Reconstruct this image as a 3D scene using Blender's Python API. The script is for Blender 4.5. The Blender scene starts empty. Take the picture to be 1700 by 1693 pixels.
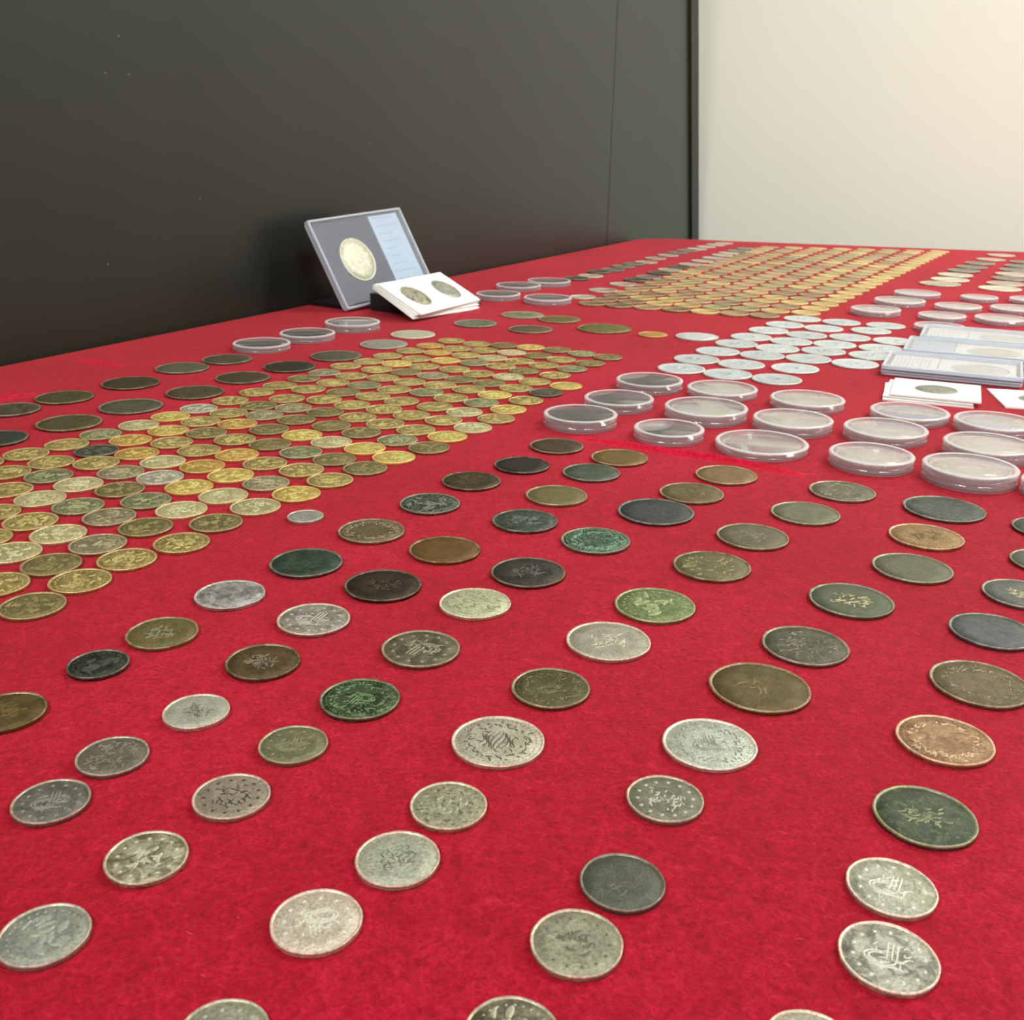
import bpy, math, random
from math import sin, cos, pi, radians, atan2, hypot
from mathutils import Vector, Matrix
random.seed(7)
S = 0.155          # metres per unit of camera height above the cloth
TZ = 0.75          # height of the cloth top
sc = bpy.context.scene
col = sc.collection

# ---------------------------------------------------------------- camera
cam_d = bpy.data.cameras.new('camera'); cam = bpy.data.objects.new('camera', cam_d); col.objects.link(cam)
PIT, ROL = 0.3441, -0.0148
fwd = Vector((0, cos(PIT), -sin(PIT))); r0 = Vector((1, 0, 0)); d0 = Vector((0, -sin(PIT), -cos(PIT)))
rt = cos(ROL) * r0 + sin(ROL) * d0; dn = -sin(ROL) * r0 + cos(ROL) * d0
M = Matrix((rt, -dn, -fwd)).transposed().to_4x4(); M.translation = Vector((0, 0, TZ + S)); cam.matrix_world = M
cam_d.sensor_fit = 'HORIZONTAL'; cam_d.sensor_width = 36; cam_d.lens = 36 * 1697 / 1700
cam_d.shift_x = 12 / 1700; cam_d.clip_start = 0.01; cam_d.clip_end = 60
cam_d.dof.use_dof = True; cam_d.dof.focus_distance = 0.36; cam_d.dof.aperture_fstop = 46
sc.camera = cam

# ---------------------------------------------------------------- world, lights, exposure
w = bpy.data.worlds.new('hall'); sc.world = w; w.use_nodes = True
w.node_tree.nodes['Background'].inputs[0].default_value = (0.93, 0.95, 0.90, 1)
w.node_tree.nodes['Background'].inputs[1].default_value = 0.29

def area(name, loc, target, sx, sy, power, color, spread=180):
    l = bpy.data.lights.new(name, 'AREA'); l.shape = 'RECTANGLE'; l.size = sx; l.size_y = sy; l.energy = power; l.color = color; l.spread = radians(spread)
    o = bpy.data.objects.new(name, l); col.objects.link(o); o.location = loc
    o.rotation_euler = (Vector(target) - Vector(loc)).to_track_quat('-Z', 'Y').to_euler(); return o
area('ceiling_light_right', (1.75, 1.45, 2.6), (0.3, 0.7, 0.75), 0.28, 1.0, 43, (1, 0.97, 0.90))
area('ceiling_light_near', (-0.9, -0.6, 2.4), (-0.1, 0.35, 0.75), 0.9, 0.4, 32, (1, 0.97, 0.91))
area('ceiling_light_far', (1.8, 2.6, 2.9), (1.6, 3.2, 0.75), 1.6, 0.5, 30, (1, 0.98, 0.93))
area('wall_fill_light', (2.2, -1.3, 3.1), (1.9, 2.2, 1.2), 3.4, 0.4, 40, (0.95, 1.0, 0.95), 75)  # added unseen lamp, only there to brighten the white wall
sc.view_settings.view_transform = 'Standard'; sc.view_settings.look = 'None'
sc.view_settings.exposure = 0.0; sc.view_settings.gamma = 1; sc.view_settings.use_curve_mapping = False
sc.cycles.transparent_max_bounces = 24

# ---------------------------------------------------------------- helpers
def lin(c):
    return tuple(((v / 255) / 12.92 if v / 255 <= 0.04045 else ((v / 255 + 0.055) / 1.055) ** 2.4) for v in c) + (1,)

def W(x, y, z=0):                       # units -> metres
    return Vector((x * S, y * S, TZ + z * S))

def new_mesh(name, verts, faces, mat=None, smooth=False, fmat=None, mats=None):
    me = bpy.data.meshes.new(name); me.from_pydata(verts, [], faces)
    for m in (mats or ([mat] if mat else [])): me.materials.append(m)
    if fmat: me.polygons.foreach_set('material_index', fmat)
    if smooth: me.polygons.foreach_set('use_smooth', [True] * len(faces))
    me.update(); return me

def obj(name, me, parent=None, loc=None, rz=None):
    o = bpy.data.objects.new(name, me); col.objects.link(o)
    if parent: o.parent = parent
    if loc is not None: o.location = loc
    if rz is not None: o.rotation_euler = (0, 0, rz)
    return o

def tag(o, label=None, cat=None, group=None, kind=None):
    if label: o['label'] = label
    if cat: o['category'] = cat
    if group: o['group'] = group
    if kind: o['kind'] = kind
    return o

def box_data(x0, x1, y0, y1, z0, z1, b=0.0):
    """box with chamfered vertical and top edges"""
    def ring(i, z):
        return [(x0 + i + b, y0 + i, z), (x1 - i - b, y0 + i, z), (x1 - i, y0 + i + b, z), (x1 - i, y1 - i - b, z),
                (x1 - i - b, y1 - i, z), (x0 + i + b, y1 - i, z), (x0 + i, y1 - i - b, z), (x0 + i, y0 + i + b, z)]
    c = b * 0.5
    rings = [ring(c, z0), ring(0, z0 + c), ring(0, z1 - c), ring(c, z1)]
    v = [p for r in rings for p in r]; f = [tuple(reversed(range(8)))]
    for k in range(3):
        for i in range(8):
            a = k * 8 + i; bb = k * 8 + (i + 1) % 8
            f.append((a, bb, bb + 8, a + 8))
    f.append(tuple(range(24, 32))); return v, f

def lathe(profile, seg=64, jit=None, closed=True):
    """profile: (r, z) list, outer surface bottom->top; r==0 ends are capped by a point"""
    v = []; f = []; rows = []
    for r, z in profile:
        if r <= 1e-9: rows.append([len(v)]); v.append((0, 0, z))
        else:
            rows.append(list(range(len(v), len(v) + seg)))
            for i in range(seg):
                a = 2 * pi * i / seg; k = r * (jit[i] if jit else 1); v.append((k * cos(a), k * sin(a), z))
    for A, B in zip(rows, rows[1:]):
        if len(A) == 1 and len(B) == 1: continue
        if len(A) == 1:
            for i in range(seg): f.append((A[0], B[(i + 1) % seg], B[i]))
        elif len(B) == 1:
            for i in range(seg): f.append((A[i], A[(i + 1) % seg], B[0]))
        else:
            for i in range(seg): f.append((A[i], A[(i + 1) % seg], B[(i + 1) % seg], B[i]))
    return v, f

# ---------------------------------------------------------------- materials
def nodes(name):
    m = bpy.data.materials.new(name); m.use_nodes = True; nt = m.node_tree
    return m, nt, nt.nodes['Principled BSDF'], nt.nodes, nt.links

def noise(nt, scale, detail=3, rough=0.6, coord='Object', vec=None, dist=0.0):
    n = nt.nodes.new('ShaderNodeTexNoise'); n.inputs['Scale'].default_value = scale; n.inputs['Detail'].default_value = detail
    n.inputs['Roughness'].default_value = rough; n.inputs['Distortion'].default_value = dist
    if vec is None:
        tc = nt.nodes.new('ShaderNodeTexCoord'); vec = tc.outputs[coord]
    nt.links.new(vec, n.inputs['Vector']); return n

def ramp(nt, src, stops):
    r = nt.nodes.new('ShaderNodeValToRGB'); e = r.color_ramp.elements
    while len(e) < len(stops): e.new(0.5)
    for k, (p, c) in enumerate(stops): e[k].position = p; e[k].color = c
    nt.links.new(src, r.inputs[0]); return r

def coin_mat(name, base, second, spot=None, metal=0.38, rough=0.42, scale=150, bump=0.4, lo=0.42, hi=0.58, speck=0.85):
    m, nt, P, N, L = nodes(name)
    oi = N.new('ShaderNodeObjectInfo'); tc = N.new('ShaderNodeTexCoord'); ad = N.new('ShaderNodeVectorMath'); ad.operation = 'ADD'
    sc3 = N.new('ShaderNodeVectorMath'); sc3.operation = 'SCALE'; sc3.inputs['Scale'].default_value = 7.0
    L.new(oi.outputs['Location'], sc3.inputs[0]); L.new(sc3.outputs[0], ad.inputs[0]); L.new(tc.outputs['Object'], ad.inputs[1])
    n = noise(nt, scale, 4, 0.65, vec=ad.outputs[0], dist=0.6)
    r = ramp(nt, n.outputs['Fac'], [(lo, lin(base)), (hi, lin(second))])
    last = r.outputs[0]
    if spot:
        n2 = noise(nt, scale * 3, 4, 0.6, vec=ad.outputs[0])
        r2 = ramp(nt, n2.outputs['Fac'], [(0.54, (0, 0, 0, 1)), (0.63, (1, 1, 1, 1))])
        mx = N.new('ShaderNodeMix'); mx.data_type = 'RGBA'; L.new(r2.outputs[0], mx.inputs['Factor']); L.new(last, mx.inputs['A'])
        mx.inputs['B'].default_value = lin(spot); last = mx.outputs['Result']
    n4 = noise(nt, scale * 7, 5, 0.75, vec=ad.outputs[0], dist=0.4); r4 = ramp(nt, n4.outputs['Fac'], [(0.34, (0.50, 0.48, 0.44, 1)), (0.5, (1, 1, 1, 1)), (0.66, (1.45, 1.42, 1.36, 1))])
    m4 = N.new('ShaderNodeMix'); m4.data_type = 'RGBA'; m4.blend_type = 'MULTIPLY'; m4.inputs['Factor'].default_value = speck; L.new(last, m4.inputs['A']); L.new(r4.outputs[0], m4.inputs['B']); last = m4.outputs['Result']
    hv = N.new('ShaderNodeHueSaturation'); mr = N.new('ShaderNodeMapRange'); mr.inputs['To Min'].default_value = 0.9; mr.inputs['To Max'].default_value = 1.1
    L.new(oi.outputs['Random'], mr.inputs['Value']); L.new(mr.outputs[0], hv.inputs['Value']); L.new(last, hv.inputs['Color'])
    L.new(hv.outputs[0], P.inputs['Base Color'])
    P.inputs['Metallic'].default_value = metal; P.inputs['Roughness'].default_value = rough
    nb = noise(nt, scale * 6, 4, 0.7, vec=ad.outputs[0])
    b = N.new('ShaderNodeBump'); b.inputs['Strength'].default_value = bump; b.inputs['Distance'].default_value = 0.0004
    L.new(nb.outputs['Fac'], b.inputs['Height']); L.new(b.outputs[0], P.inputs['Normal']); return m

def plain_mat(name, c, rough=0.5, metal=0.0, nscale=None, var=0.15, bump=0.0, coat=0.0):
    m, nt, P, N, L = nodes(name)
    P.inputs['Roughness'].default_value = rough; P.inputs['Metallic'].default_value = metal; P.inputs['Coat Weight'].default_value = coat
    c = lin(c)
    if nscale:
        n = noise(nt, nscale, 3)
        r = ramp(nt, n.outputs['Fac'], [(0.3, tuple(v * (1 - var) for v in c[:3]) + (1,)), (0.7, tuple(min(1, v * (1 + var)) for v in c[:3]) + (1,))])
        L.new(r.outputs[0], P.inputs['Base Color'])
        if bump:
            b = N.new('ShaderNodeBump'); b.inputs['Strength'].default_value = bump; b.inputs['Distance'].default_value = 0.001
            L.new(n.outputs['Fac'], b.inputs['Height']); L.new(b.outputs[0], P.inputs['Normal'])
    else: P.inputs['Base Color'].default_value = c
    return m

def clear_mat(name, tint=(0.97, 0.95, 0.96), rough=0.03, ior=1.5, haze=0.0, hc=(0.93, 0.90, 0.92)):
    m, nt, P, N, L = nodes(name); N.remove(P)
    tr = N.new('ShaderNodeBsdfTransparent'); tr.inputs[0].default_value = tint + (1,)
    gl = N.new('ShaderNodeBsdfGlossy'); gl.inputs['Roughness'].default_value = rough; gl.inputs['Color'].default_value = (1, 1, 1, 1)
    fr = N.new('ShaderNodeFresnel'); ge = N.new('ShaderNodeNewGeometry'); io = N.new('ShaderNodeMapRange')
    io.inputs['To Min'].default_value = ior; io.inputs['To Max'].default_value = 1 / ior; L.new(ge.outputs['Backfacing'], io.inputs['Value']); L.new(io.outputs[0], fr.inputs['IOR'])
    mx = N.new('ShaderNodeMixShader'); L.new(fr.outputs[0], mx.inputs[0]); L.new(tr.outputs[0], mx.inputs[1]); L.new(gl.outputs[0], mx.inputs[2])
    last = mx.outputs[0]
    if haze:
        df = N.new('ShaderNodeBsdfDiffuse'); df.inputs[0].default_value = hc + (1,)
        m2 = N.new('ShaderNodeMixShader'); m2.inputs[0].default_value = haze; L.new(last, m2.inputs[1]); L.new(df.outputs[0], m2.inputs[2]); last = m2.outputs[0]
    L.new(last, N['Material Output'].inputs['Surface']); return m

# red felt-like velvet cloth
def cloth_mat(name='red_velvet', k=0.95):
    m, nt, P, N, L = nodes(name)
    tc = N.new('ShaderNodeTexCoord')
    n1 = noise(nt, 9, 3, 0.55, vec=tc.outputs['Object'])
    n2 = noise(nt, 620, 4, 0.75, vec=tc.outputs['Object'], dist=1.2)
    n3 = noise(nt, 210, 4, 0.7, vec=tc.outputs['Object'], dist=0.8)
    a = N.new('ShaderNodeMath'); a.operation = 'MULTIPLY_ADD'; a.inputs[1].default_value = 0.55
    L.new(n2.outputs['Fac'], a.inputs[0]); 
    b0 = N.new('ShaderNodeMath'); b0.operation = 'MULTIPLY_ADD'; b0.inputs[1].default_value = 0.30; L.new(n3.outputs['Fac'], b0.inputs[0])
    c0 = N.new('ShaderNodeMath'); c0.operation = 'MULTIPLY'; c0.inputs[1].default_value = 0.15; L.new(n1.outputs['Fac'], c0.inputs[0])
    L.new(c0.outputs[0], b0.inputs[2]); L.new(b0.outputs[0], a.inputs[2])
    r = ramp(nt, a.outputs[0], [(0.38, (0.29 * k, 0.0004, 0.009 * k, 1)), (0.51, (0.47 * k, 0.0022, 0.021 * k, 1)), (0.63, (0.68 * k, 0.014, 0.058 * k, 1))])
    L.new(r.outputs[0], P.inputs['Base Color']); P.inputs['Roughness'].default_value = 0.8
    P.inputs['Specular IOR Level'].default_value = 0.16
    P.inputs['Sheen Weight'].default_value = 0.18; P.inputs['Sheen Roughness'].default_value = 0.45; P.inputs['Sheen Tint'].default_value = (1, 0.55, 0.52, 1)
    bp = N.new('ShaderNodeBump'); bp.inputs['Strength'].default_value = 0.8; bp.inputs['Distance'].default_value = 0.0008
    L.new(a.outputs[0], bp.inputs['Height']); L.new(bp.outputs[0], P.inputs['Normal']); return m
M_CLOTH = cloth_mat(); M_CREASELIT = cloth_mat('velvet_fold_highlight', 1.3)  # fold copy is brighter: the highlight along the crease is painted in
M_SPECK = plain_mat('speck', (120, 120, 116), 0.9)
M_LINT = plain_mat('lint', (226, 90, 105), 0.9)

# black laminate partition
def black_mat():
    m, nt, P, N, L = nodes('black_laminate')
    tc = N.new('ShaderNodeTexCoord'); mp = N.new('ShaderNodeMapping'); mp.inputs['Scale'].default_value = (1, 1, 0.15); L.new(tc.outputs['Object'], mp.inputs[0])
    n = noise(nt, 4, 3, 0.5, vec=mp.outputs[0])
    r = ramp(nt, n.outputs['Fac'], [(0.3, (0.015, 0.021, 0.016, 1)), (0.7, (0.022, 0.029, 0.022, 1))])
    L.new(r.outputs[0], P.inputs['Base Color']); P.inputs['Roughness'].default_value = 0.36; P.inputs['Specular IOR Level'].default_value = 0.5
    n2 = noise(nt, 60, 2, 0.5, vec=tc.outputs['Object']); b = N.new('ShaderNodeBump'); b.inputs['Strength'].default_value = 0.03; b.inputs['Distance'].default_value = 0.001
    L.new(n2.outputs['Fac'], b.inputs['Height']); L.new(b.outputs[0], P.inputs['Normal']); return m
M_BLACK = black_mat()
M_BLACKTRIM = plain_mat('black_trim', (24, 24, 22), 0.5)
M_WHITEWALL = plain_mat('off_white_wall', (236, 236, 222), 0.9, nscale=1.5, var=0.015)
M_FLOOR = plain_mat('grey_floor', (120, 116, 108), 0.5, nscale=6, var=0.08)
M_TABLE = plain_mat('table_board', (150, 130, 105), 0.6, nscale=8)
M_LEG = plain_mat('steel_leg', (70, 70, 72), 0.4, 0.8)
M_CLEAR = clear_mat('clear_acrylic', haze=0.05)
M_RIMGLINT = clear_mat('acrylic_rim_highlight', (0.97, 0.92, 0.93), 0.10, 1.6, haze=0.55)  # pale haze on capsule rims, a highlight put into the colour
M_CLEARSIDE = clear_mat('clear_acrylic_edge', (0.96, 0.90, 0.92), 0.08, 1.6, haze=0.16)
M_CASE = clear_mat('clear_case_plastic', (0.96, 0.97, 0.99), 0.05, 1.45, haze=0.02)
M_CASEEDGE = clear_mat('clear_case_edge', (0.94, 0.95, 0.98), 0.12, 1.5, haze=0.38, hc=(0.84, 0.91, 0.99))
M_GASKET = plain_mat('grey_seam', (92, 94, 108), 0.6)
M_CARD = plain_mat('white_card', (250, 251, 247), 0.7)
M_NAVY = plain_mat('slate_blue_insert', (54, 57, 88), 0.6, nscale=60, var=0.05)
M_LABEL = plain_mat('pale_blue_label', (188, 208, 226), 0.6, nscale=25, var=0.05)
M_LABELTOP = plain_mat('label_header', (204, 212, 220), 0.6)
M_PRINT = plain_mat('faint_print', (172, 193, 214), 0.7)
M_PRINTG = plain_mat('grey_print', (186, 186, 198), 0.7)
M_WHITEINS = plain_mat('white_insert', (246, 248, 248), 0.6)
M_STAND = plain_mat('black_stand', (14, 14, 16), 0.5)
M_STAPLE = plain_mat('staple_steel', (150, 150, 150), 0.35, 0.9)

# ---------------------------------------------------------------- setting
def poly_prism(pts, z0, z1):
    n = len(pts); v = [(p[0], p[1], z0) for p in pts] + [(p[0], p[1], z1) for p in pts]
    f = [tuple(reversed(range(n))), tuple(range(n, 2 * n))] + [(i, (i + 1) % n, n + (i + 1) % n, n + i) for i in range(n)]
    return v, f
fl = obj('floor', new_mesh('floor', *poly_prism([(-6, -5), (9, -5), (9, 9), (-6, 9)], -0.05, 0.0), M_FLOOR)); tag(fl, kind='structure', label='grey hall floor below the table')
w0 = Vector((-2.3613, 4.7001)); wd = Vector((0.46223, 0.88676)); wn = Vector((-0.88676, 0.46223))
zf, zt = -TZ / S, 9.5                       # floor and top of the partition, in units
def send(z): return 10.561 - 0.253 * z      # partition's far end leans slightly
def board(name, sa, sb, off0, off1, mat, parent=None, za=zf, zb=zt):
    v = []
    for z in (za, zb):
        for s, o in ((sa, off0), (sb, off0), (sb, off1), (sa, off1)):
            ss = s(z) if callable(s) else s
            p = w0 + wd * ss + wn * o; v.append(tuple(W(p.x, p.y, z)))
    return obj(name, new_mesh(name, v, [(3, 2, 1, 0), (4, 5, 6, 7), (0, 1, 5, 4), (1, 2, 6, 5), (2, 3, 7, 6), (3, 0, 4, 7)], mat), parent)
wl = tag(board('wall_left', -14, lambda z: send(z) - 0.28, 0.035, 0.5, M_BLACK), 'glossy charcoal black partition wall standing along the left side of the red table', kind='structure')
tag(board('edge_trim', lambda z: send(z) - 0.28, send, 0.0, 0.53, M_BLACKTRIM, wl), 'matt black end post of the partition')
for s0 in (7.45,):
    board('panel_joint', lambda z, s0=s0: s0, lambda z, s0=s0: s0 + 0.010, 0.033, 0.06, M_BLACKTRIM, wl)
bw0 = w0 + wd * 10.9
def wallpt(t, o): p = bw0 - wn * t + wd * o; return (p.x * S, p.y * S)
tag(obj('wall_back', new_mesh('wall_back', *poly_prism([wallpt(-4, 0), wallpt(34, 0), wallpt(34, 1), wallpt(-4, 1)], 0, 3.2), M_WHITEWALL)),
    'plain off-white wall behind the far end of the table', kind='structure')
specks = []
for px, z in [(0.842, 1.299), (0.993, 1.302), (0.724, 0.388), (1.423, 0.687), (0.952, 1.475), (3.082, 0.983)]:
    p = w0 + wd * px + wn * 0.034; specks.append(W(p.x, p.y, z))
v = []; f = []
for c in specks:
    b = len(v); a3 = Vector((wd.x, wd.y, 0)); n3 = Vector((-wn.x, -wn.y, 0))
    for k in range(6): v.append(tuple(c + a3 * 0.0010 * cos(k * pi / 3) + Vector((0, 0, 0.0009 * sin(k * pi / 3)))))
    v.append(tuple(c + n3 * 0.0006)); f += [(b + k, b + (k + 1) % 6, b + 6) for k in range(6)]
tag(obj('dust_speck', new_mesh('dust_speck', v, f, M_SPECK), wl), 'tiny pale dust specks on the black partition', kind='stuff')

# ---------------------------------------------------------------- table and cloth
TP = [Vector(p) for p in ((1.56, 12.23), (5.46, 11.15), (9.2, 10.05), (6.2, -2.2), (-5.6, -1.6))]   # clockwise
left_near = w0 + wd * -7.1; TP[-1] = Vector((left_near.x, left_near.y))
def inset(pts, d):
    n = len(pts); cx = sum(p.x for p in pts) / n; cy = sum(p.y for p in pts) / n; out = []
    for i in range(n):
        a, b, c = pts[i - 1], pts[i], pts[(i + 1) % n]
        e1 = (b - a).normalized(); e2 = (c - b).normalized(); n1 = Vector((e1.y, -e1.x)); n2 = Vector((e2.y, -e2.x)); k = (n1 + n2).normalized()
        out.append(b + k * d / max(0.3, k.dot(n1)))
    return out
tbl = tag(obj('exhibition_table', None, loc=(TP[0].x * S * 0 + 0.3, 0.8, 0)), 'long exhibition table hidden under the red velvet cloth', 'table')
def tl(pts): return [(p.x * S - 0.3, p.y * S - 0.8) for p in pts]
top_pts = inset(TP, 0.07)
obj('tabletop', new_mesh('tabletop', *poly_prism(list(reversed(tl(top_pts))), TZ - 0.034, TZ - 0.0035), M_TABLE), tbl)
for p in inset(TP, 0.6):
    if abs(p.x - 5.3) < 0.5 and p.y > 5: continue
    v, f = lathe([(0, 0), (0.022, 0), (0.022, 0.012), (0.017, 0.02), (0.017, TZ - 0.034), (0, TZ - 0.034)], 16)
    obj('leg', new_mesh('leg', v, f, M_LEG, True), tbl, (p.x * S - 0.3, p.y * S - 0.8, 0))

def cloth():
    v = []; f = []; rings = []
    # rounded corner outline
    pts = []
    n = len(TP)
    for i in range(n):
        a, b, c = TP[i - 1], TP[i], TP[(i + 1) % n]; rad = 0.45 if i == 0 else 0.6
        pa = b + (a - b).normalized() * rad; pc = b + (c - b).normalized() * rad
        for k in range(9):
            t = k / 8; pts.append((pa * (1 - t) ** 2 + b * 2 * t * (1 - t) + pc * t * t))
    # densify long edges
    out = []
    for i in range(len(pts)):
        a, b = pts[i], pts[(i + 1) % len(pts)]; m = max(1, int((b - a).length / 0.25))
        for k in range(m): out.append(a.lerp(b, k / m))
    pts = out; n = len(pts)
    for d, z in ((0.10, 0), (0.05, -0.001), (0.025, -0.006), (0.008, -0.02), (0, -0.045), (0, -0.4), (0, -1.2), (0, -2.2)):
        q = inset(pts, d); row = []
        for i, p in enumerate(q):
            wob = (0.03 + 0.05 * sin(i * 1.7) * 1) * min(1, max(0, -z - 0.05) / 1.0)
            pp = p
            if z < -0.05:
                k = inset(pts, 0.06)[i] if False else None
            row.append(len(v)); v.append(tuple(W(pp.x, pp.y, z)))
        rings.append(row)
    cx = len(v); m_ = sum((Vector(v[i][:2]) for i in rings[0]), Vector((0, 0))) / n; v.append((m_.x, m_.y, TZ))
    for i in range(n): f.append((cx, rings[0][(i + 1) % n], rings[0][i]))
    for A, B in zip(rings, rings[1:]):
        for i in range(n): f.append((A[i], A[(i + 1) % n], B[(i + 1) % n], B[i]))
    # flip so that normals point up/outwards
    return v, f
v, f = cloth()
me = new_mesh('table_cloth', v, f, M_CLOTH)
import bmesh
bm = bmesh.new(); bm.from_mesh(me); bmesh.ops.recalc_face_normals(bm, faces=bm.faces)
if max(bm.faces, key=lambda q: q.calc_area()).normal.z < 0: bmesh.ops.reverse_faces(bm, faces=bm.faces)
bm.to_mesh(me); bm.free()
cl = tag(obj('table_cloth', me), 'crimson red velvet cloth covering the whole table', 'tablecloth')
def crease(pts, width, height):
    v = []; f = []; K = 9; n = len(pts)
    for i, p in enumerate(pts):
        p = Vector(p); a = Vector(pts[max(0, i - 1)]); b = Vector(pts[min(n - 1, i + 1)]); t = (b - a).normalized(); nn = Vector((-t.y, t.x))
        e = sin(pi * min(1, max(0, i / (n - 1)))) ** 0.6 if 0 < i < n - 1 else 0
        for k in range(K):
            u = k / (K - 1) * 2 - 1; q = p + nn * u * width
            h = height * e * (math.exp(-(u / 0.35) ** 2) * (1 - u * u)) - 0.0006 * (1 if abs(u) == 1 else 0)
            v.append(tuple(W(q.x, q.y, h)))
    for i in range(n - 1):
        for k in range(K - 1):
            a = i * K + k; f.append((a, a + K, a + K + 1, a + 1))
    me = new_mesh('crease', v, f, M_CREASELIT, True)
    bm = bmesh.new(); bm.from_mesh(me); bmesh.ops.recalc_face_normals(bm, faces=bm.faces)
    if sum(q.normal.z for q in bm.faces) < 0: bmesh.ops.reverse_faces(bm, faces=bm.faces)
    bm.to_mesh(me); bm.free()
    return obj('crease', me, cl)
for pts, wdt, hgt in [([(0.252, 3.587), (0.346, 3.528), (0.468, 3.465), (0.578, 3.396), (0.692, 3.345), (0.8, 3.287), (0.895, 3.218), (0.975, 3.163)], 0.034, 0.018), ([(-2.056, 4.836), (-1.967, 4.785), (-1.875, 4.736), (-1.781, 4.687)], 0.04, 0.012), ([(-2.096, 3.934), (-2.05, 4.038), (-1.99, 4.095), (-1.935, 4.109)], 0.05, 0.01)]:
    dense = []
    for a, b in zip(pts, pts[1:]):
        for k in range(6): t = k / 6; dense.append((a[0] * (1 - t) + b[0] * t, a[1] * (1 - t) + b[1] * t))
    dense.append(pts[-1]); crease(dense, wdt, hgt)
v = []; f = []
rnd = random.Random(3)
for k in range(22):
    x = rnd.uniform(-1.1, 1.3); y = rnd.uniform(0.95, 3.2); a = rnd.uniform(0, pi); ln = rnd.uniform(0.002, 0.006); b = len(v)
    for t in (-1, 0, 1):
        for s in (-1, 1):
            v.append(tuple(W(x + ln * t * cos(a) + 0.0005 * s * sin(a) + 0.003 * t * t, y + ln * t * sin(a) - 0.0005 * s * cos(a), 0.0015 + 0.002 * (1 - t * t))))
    f += [(b, b + 1, b + 3, b + 2), (b + 2, b + 3, b + 5, b + 4)]
tag(obj('lint', new_mesh('lint', v, f, M_LINT), cl), 'pale lint fibres on the velvet', kind='stuff')

# ---------------------------------------------------------------- coin relief
def ribbon(V, F, path, w, h, z0):
    n = len(path); b = len(V)
    for i, (x, y) in enumerate(path):
        x0, y0 = path[max(0, i - 1)]; x1, y1 = path[min(n - 1, i + 1)]
        L = hypot(x1 - x0, y1 - y0) or 1; nx, ny = -(y1 - y0) / L, (x1 - x0) / L
        k = w * (0.35 + 0.65 * sin(pi * (i + 0.5) / n))
        V += [(x + nx * k, y + ny * k, z0), (x, y, z0 + h), (x - nx * k, y - ny * k, z0)]
    for i in range(n - 1):
        a = b + 3 * i; F += [(a, a + 3, a + 4, a + 1), (a + 1, a + 4, a + 5, a + 2)]
def star(V, F, x, y, r, h, z0, rot=0):
    b = len(V)
    for k in range(10):
        a = rot + pi * k / 5; q = r if k % 2 == 0 else r * 0.45; V.append((x + q * cos(a), y + q * sin(a), z0))
    V.append((x, y, z0 + h)); F += [(b + k, b + (k + 1) % 10, b + 10) for k in range(10)]
def squig(rg, x, y, L, a, curl, n=8):
    p = []; 
    c = rg.uniform(-curl, curl); c2 = rg.uniform(-curl, curl)
    for i in range(n):
        p.append((x, y)); a += (c + (c2 - c) * i / n) / n; x += L / n * cos(a); y += L / n * sin(a)
    return p
def inside(p, R0, R1=0): return all(R1 <= hypot(x, y) <= R0 for x, y in p)
def tughra(rg, V, F, z0, h, s):
    for k in range(3): ribbon(V, F, [(s * (-0.05 + 0.13 * k + 0.03 * t), s * (-0.15 + 0.72 * t)) for t in [i / 6 for i in range(7)]], s * 0.035, h, z0)
    for R in (0.42, 0.30): ribbon(V, F, [(s * (-0.22 + R * cos(a)), s * (-0.12 + R * 0.62 * sin(a))) for a in [0.4 + i * (2 * pi - 0.9) / 16 for i in range(17)]], s * 0.04, h, z0)
    ribbon(V, F, [(s * (0.1 + 0.09 * i), s * (-0.05 - 0.12 * sin(i * 0.9))) for i in range(7)], s * 0.04, h, z0)
    ribbon(V, F, [(s * (-0.45 + 0.13 * i), s * (-0.42 - 0.03 * sin(i))) for i in range(8)], s * 0.045, h, z0)
    for i in range(26):
        p = squig(rg, rg.uniform(-.5, .5) * s, rg.uniform(-.5, .4) * s, rg.uniform(.15, .3) * s, rg.uniform(0, 6.28), 3)
        ribbon(V, F, p, s * 0.03, h, z0)
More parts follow.
